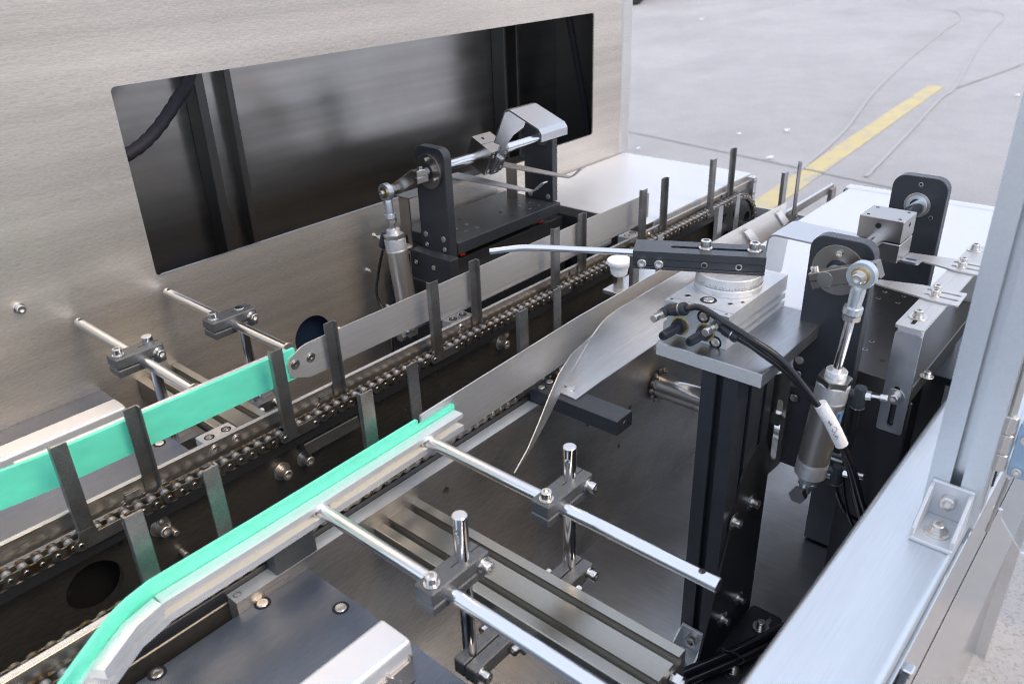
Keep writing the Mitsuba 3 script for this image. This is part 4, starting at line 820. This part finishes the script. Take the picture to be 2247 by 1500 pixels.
sb = put(sa, 'bar', cat(oprism(tp, .1520, .1600), obox(0, .1340, -.0172, .0172, .1435, .1519), obox(0, .1340, -.0180, .0180, .1402, .1433)), 'black_anodised', False)
put(sa, 'slot_floor', obox(.038, .131, -.004, .004, .1500, .1523, 0), 'hole_black', False)
def op(s, n, z): return O + D * s + N * n + Z * z
bolt(sa, CAP, op(.0735, 0, .1600), Z, 1.15); bolt(sa, CAP, op(.1225, 0, .1600), Z, 1.15)
for s in (.010, .0275): bolt(sa, CAPLOW, op(s, -.0172, .1478), -N, 1.0)
for s in (.0735, .1080): thread_hole(sa, op(s, -.0172, .1478), -N, 1.15)
put(sa, 'bent_rod', tube([op(.01, 0, .1512), op(-.03, 0, .1512), op(-.08, 0, .1510), op(-.110, 0, .1505), op(-.124, 0, .1497), op(-.140, 0, .1470), op(-.160, 0, .1432)], .0036, 20, 6), 'chrome', 40)

# ================================================================== ROLLER SHAFT UNDER THE DEFLECTOR
ro = thing('drive_shaft', 'polished round shaft running from the side plate to behind the post', 'shaft')
put(ro, 'shaft', cyl((.4260, -.1446, -.1130), (.4260, -.4300, -.1130), .0175, 36), 'chrome')
put(ro, 'coupling', cyl((.4260, -.1446, -.1130), (.4260, -.1480, -.1130), .0215, 36), 'black_steel')
put(ro, 'sprocket_teeth', cat(*[box(.4260 + .0225 * math.cos(t) - .003, .4260 + .0225 * math.cos(t) + .003, -.1520, -.1482, -.1130 + .0225 * math.sin(t) - .003, -.1130 + .0225 * math.sin(t) + .003, .001) for t in np.arange(12) * math.pi / 6]), 'dark_steel')

# ================================================================== FRONT BEAM, POST, DOOR
bm = thing('front_beam', 'broad pale blue-grey steel beam along the front edge', 'beam')
put(bm, 'beam', slab(rrect(-.5820, -.5100, -.034, .0220, .006, 6), 'x', -.75, 1.20, .001), 'beam_steel', 40)
put(bm, 'skirt_panel', box(-.75, 1.20, -.5850, -.5822, -.335, .0135, .0008), 'skirt_steel')
put(bm, 'inner_panel', box(-.75, 1.20, -.5135, -.5105, -.303, -.035, .0005), 'black_steel')
put(bm, 'lower_panel', box(-.75, 1.20, -.560, -.555, -.9, -.336, .0005), 'skirt_steel')
put(bm, 'seam', box(-.75, 1.20, -.5854, -.5851, -.0675, -.0660, 0), 'hole_black', False)
lt = put(bm, 'latch', box(.013, .0225, -.592, -.5853, .000, .0075, .001), 'chrome'); put(lt, 'latch_body', box(-.010, .013, -.590, -.5853, -.001, .006, .001), 'black_plastic')
fp = thing('frame_post', 'tall pale slotted aluminium post standing on the front beam at the right', 'post')
fpp = sbox(.1750, -.5860, .2150, -.5460)
fpp = fpp.difference(sbox(.170, -.5700, .1785, -.5620)).difference(sbox(.1782, -.5735, .1860, -.5585)).difference(sbox(.191, -.5475, .199, -.54)).difference(sbox(.191, -.5865, .199, -.5835))
put(fp, 'profile', prism(fpp, 'z', .0224, 1.1), 'beam_steel', False)
ab = angle(fp, .1746, -.5815, -.5500, .0222, .0345, .0440, .0036)
bolt(ab, CAPLOW, (.1710, -.5655, .0430), -X, 1.25); bolt(ab, CAPBIG, (.1480, -.5660, .0258), Z, 1.0)
put(fp, 'seal_strip', box(.2155, .2170, -.5875, -.5600, .04, 1.1, .0004), 'black_plastic')
dr_ = thing('acrylic_door', 'clear acrylic guard door with cut corners hinged on the front post', 'door')
# the guard swings outwards, a flat sheet
dp = Polygon([(-.5930, .0310), (-.5995, .0310), (-.6000, .0230), (-.6200, -.0020), (-.9, -.0020), (-.9, 1.0), (-.5930, 1.0)])
put(dr_, 'panel', prism(dp, 'x', .2010, .2050), 'acrylic', False)
hg = put(dr_, 'hinge', cat(*[cyl((.1950, -.5885, z0), (.1950, -.5885, z1), .0058, 24, .0004) for z0, z1 in ((.0715, .0865), (.0870, .1045), (.1050, .1205))]), 'bright_steel')
put(hg, 'hinge_pin', cyl((.1950, -.5885, .1205), (.1950, -.5885, .34), .0028, 16), 'bright_steel')
hl = put(hg, 'hinge_leaf', slab(rrect(-.640, -.5950, .0660, .1150, .003), 'x', .1972, .2005, .0006), 'clear_blue')
for (y, z) in ((-.6015, .0735), (-.6015, .1020)): bolt(hl, CAPLOW, (.1972, y, z), -X, .75)
put(dr_, 'edge_rod', cyl((.1985, -.5975, .0640), (.1985, -.5935, .0080), .0015, 12), 'pin_steel')

# ================================================================== HOSES
def hose(lab, pts, r=.0033): return one('air_hose', tube(pts, r, 14, 8), 'black_hose', lab, 'hose')
B1 = [(.2300, -.3960, .0890), (.2390, -.4240, .0570), (.2480, -.4440, .0270)]
hose('shiny black air hose arching from the left fitting of the rotary table', [h1, V(h1) + V([.001, -.014, .0045]), (.2085, -.3380, .1235), (.2090, -.3680, .1130), (.2210, -.3970, .0930), (.2350, -.4250, .0560), (.2480, -.4460, .0240), (.2600, -.4640, -.0180), (.2800, -.4760, -.0700), (.33, -.49, -.16)])
hose('shiny black air hose from the right fitting of the rotary table', [h2, V(h2) + V([.001, -.012, -.0045]), (.2160, -.3760, .0985), (.2280, -.3980, .0800), (.2400, -.4260, .0500), (.2500, -.4450, .0200), (.2600, -.4600, -.0160), (.2760, -.4700, -.0640), (.32, -.485, -.16)])
hose('thin black air hose leaving the table edge inside the taped bundle', [(.2120, -.3480, .1090), (.2200, -.3800, .0940), (.2340, -.4110, .0690), (.2440, -.4330, .0420), (.2540, -.4500, .0130), (.2660, -.4660, -.0280), (.2850, -.4760, -.0800), (.34, -.49, -.17)], .0022)
tpth = np.array([(.2400, -.4310, .0500), (.2462, -.4430, .0290), (.2530, -.4535, .0060)])
tape = thing('cable_tape', 'white tape wrapped around the black hose bundle, with scribbled writing', 'tape')
put(tape, 'wrap', tube(tpth, .0064, 20, 8), 'white_tape', 50)
d0 = (tpth[2] - tpth[0]); d0 /= np.linalg.norm(d0); vw = CAM * 0 + V([-.70, -.22, .60]); vw -= d0 * (vw @ d0); vw /= np.linalg.norm(vw); sd = np.cross(d0, vw)
def scr(pts): return tube([tpth[1] + d0 * p + (vw * math.cos(q) + sd * math.sin(q)) * .0066 for p, q in pts], .00022, 5, 5)
put(tape, 'writing', cat(scr([(-.008, .15), (-.006, .5), (-.004, .1), (-.003, .5)]), scr([(-.009, .3), (-.002, .35)]), scr([(0.0, .0), (.003, -.25), (.006, .25), (.004, .55), (.001, .3)]), scr([(.007, .3), (.009, .7), (.011, .25), (.012, .7)]), scr([(.011, .1), (.013, .35), (.014, .7)])), 'ink', False)
el2 = e + a * (t1 + .009) + V([.006, -.026, -.016]); el1 = e + a * (s0 + .023) + V([.006, -.026, -.016])
hose('thin black hose dropping from the lower fitting of the right air cylinder', [el2, el2 + V([.002, -.002, -.012]), el2 + V([.02, -.010, -.045]), el2 + V([.06, -.02, -.08])], .0022)
hose('thin black hose dropping from the upper fitting of the right air cylinder', [el1, el1 + V([.001, -.0, -.03]), el1 + V([.004, .004, -.08]), el1 + V([.02, -.004, -.14]), el1 + V([.05, -.02, -.20])], .0022)
zt = thing('cable_tie', 'black cable tie round the pair of thick hoses by the gusset foot', 'cable tie')
hb = [np.array([(.04, -.31, -.294), (.1397, -.3560, -.290), (.2003, -.3860, -.288), (.2712, -.4170, -.286), (.36, -.455, -.284), (.5, -.49, -.28)]) + V(o) for o in ((0, 0, .006), (.006, -.011, .0))]
one('air_hose', tube(hb[0], .0056, 14), 'black_hose', 'thick black hose along the floor pan by the gusset, upper one of two', 'hose'); one('air_hose', tube(hb[1], .0048, 14), 'black_hose', 'thick black hose along the floor pan by the gusset, lower one of two', 'hose')
put(zt, 'band', tube([hb[0][2] + V(q) for q in ((-.002, .005, -.006), (-.003, .003, .007), (.003, -.008, .006), (.008, -.018, -.002), (.006, -.014, -.010))], .0012, 8), 'black_plastic'); put(zt, 'head', box(.1965, .2015, -.3855, -.3800, -.2768, -.2718, .0006), 'black_plastic')
cr = thing('round_tie_bar', 'polished round bar with a threaded end low behind the right air cylinder', 'bar')
put(cr, 'bar', cyl((.385, -.395, -.125), (.385, -.500, -.125), .0058, 24), 'chrome'); put(cr, 'end_plug', cyl((.385, -.500, -.125), (.385, -.507, -.125), .0042, 20), 'bright_steel')
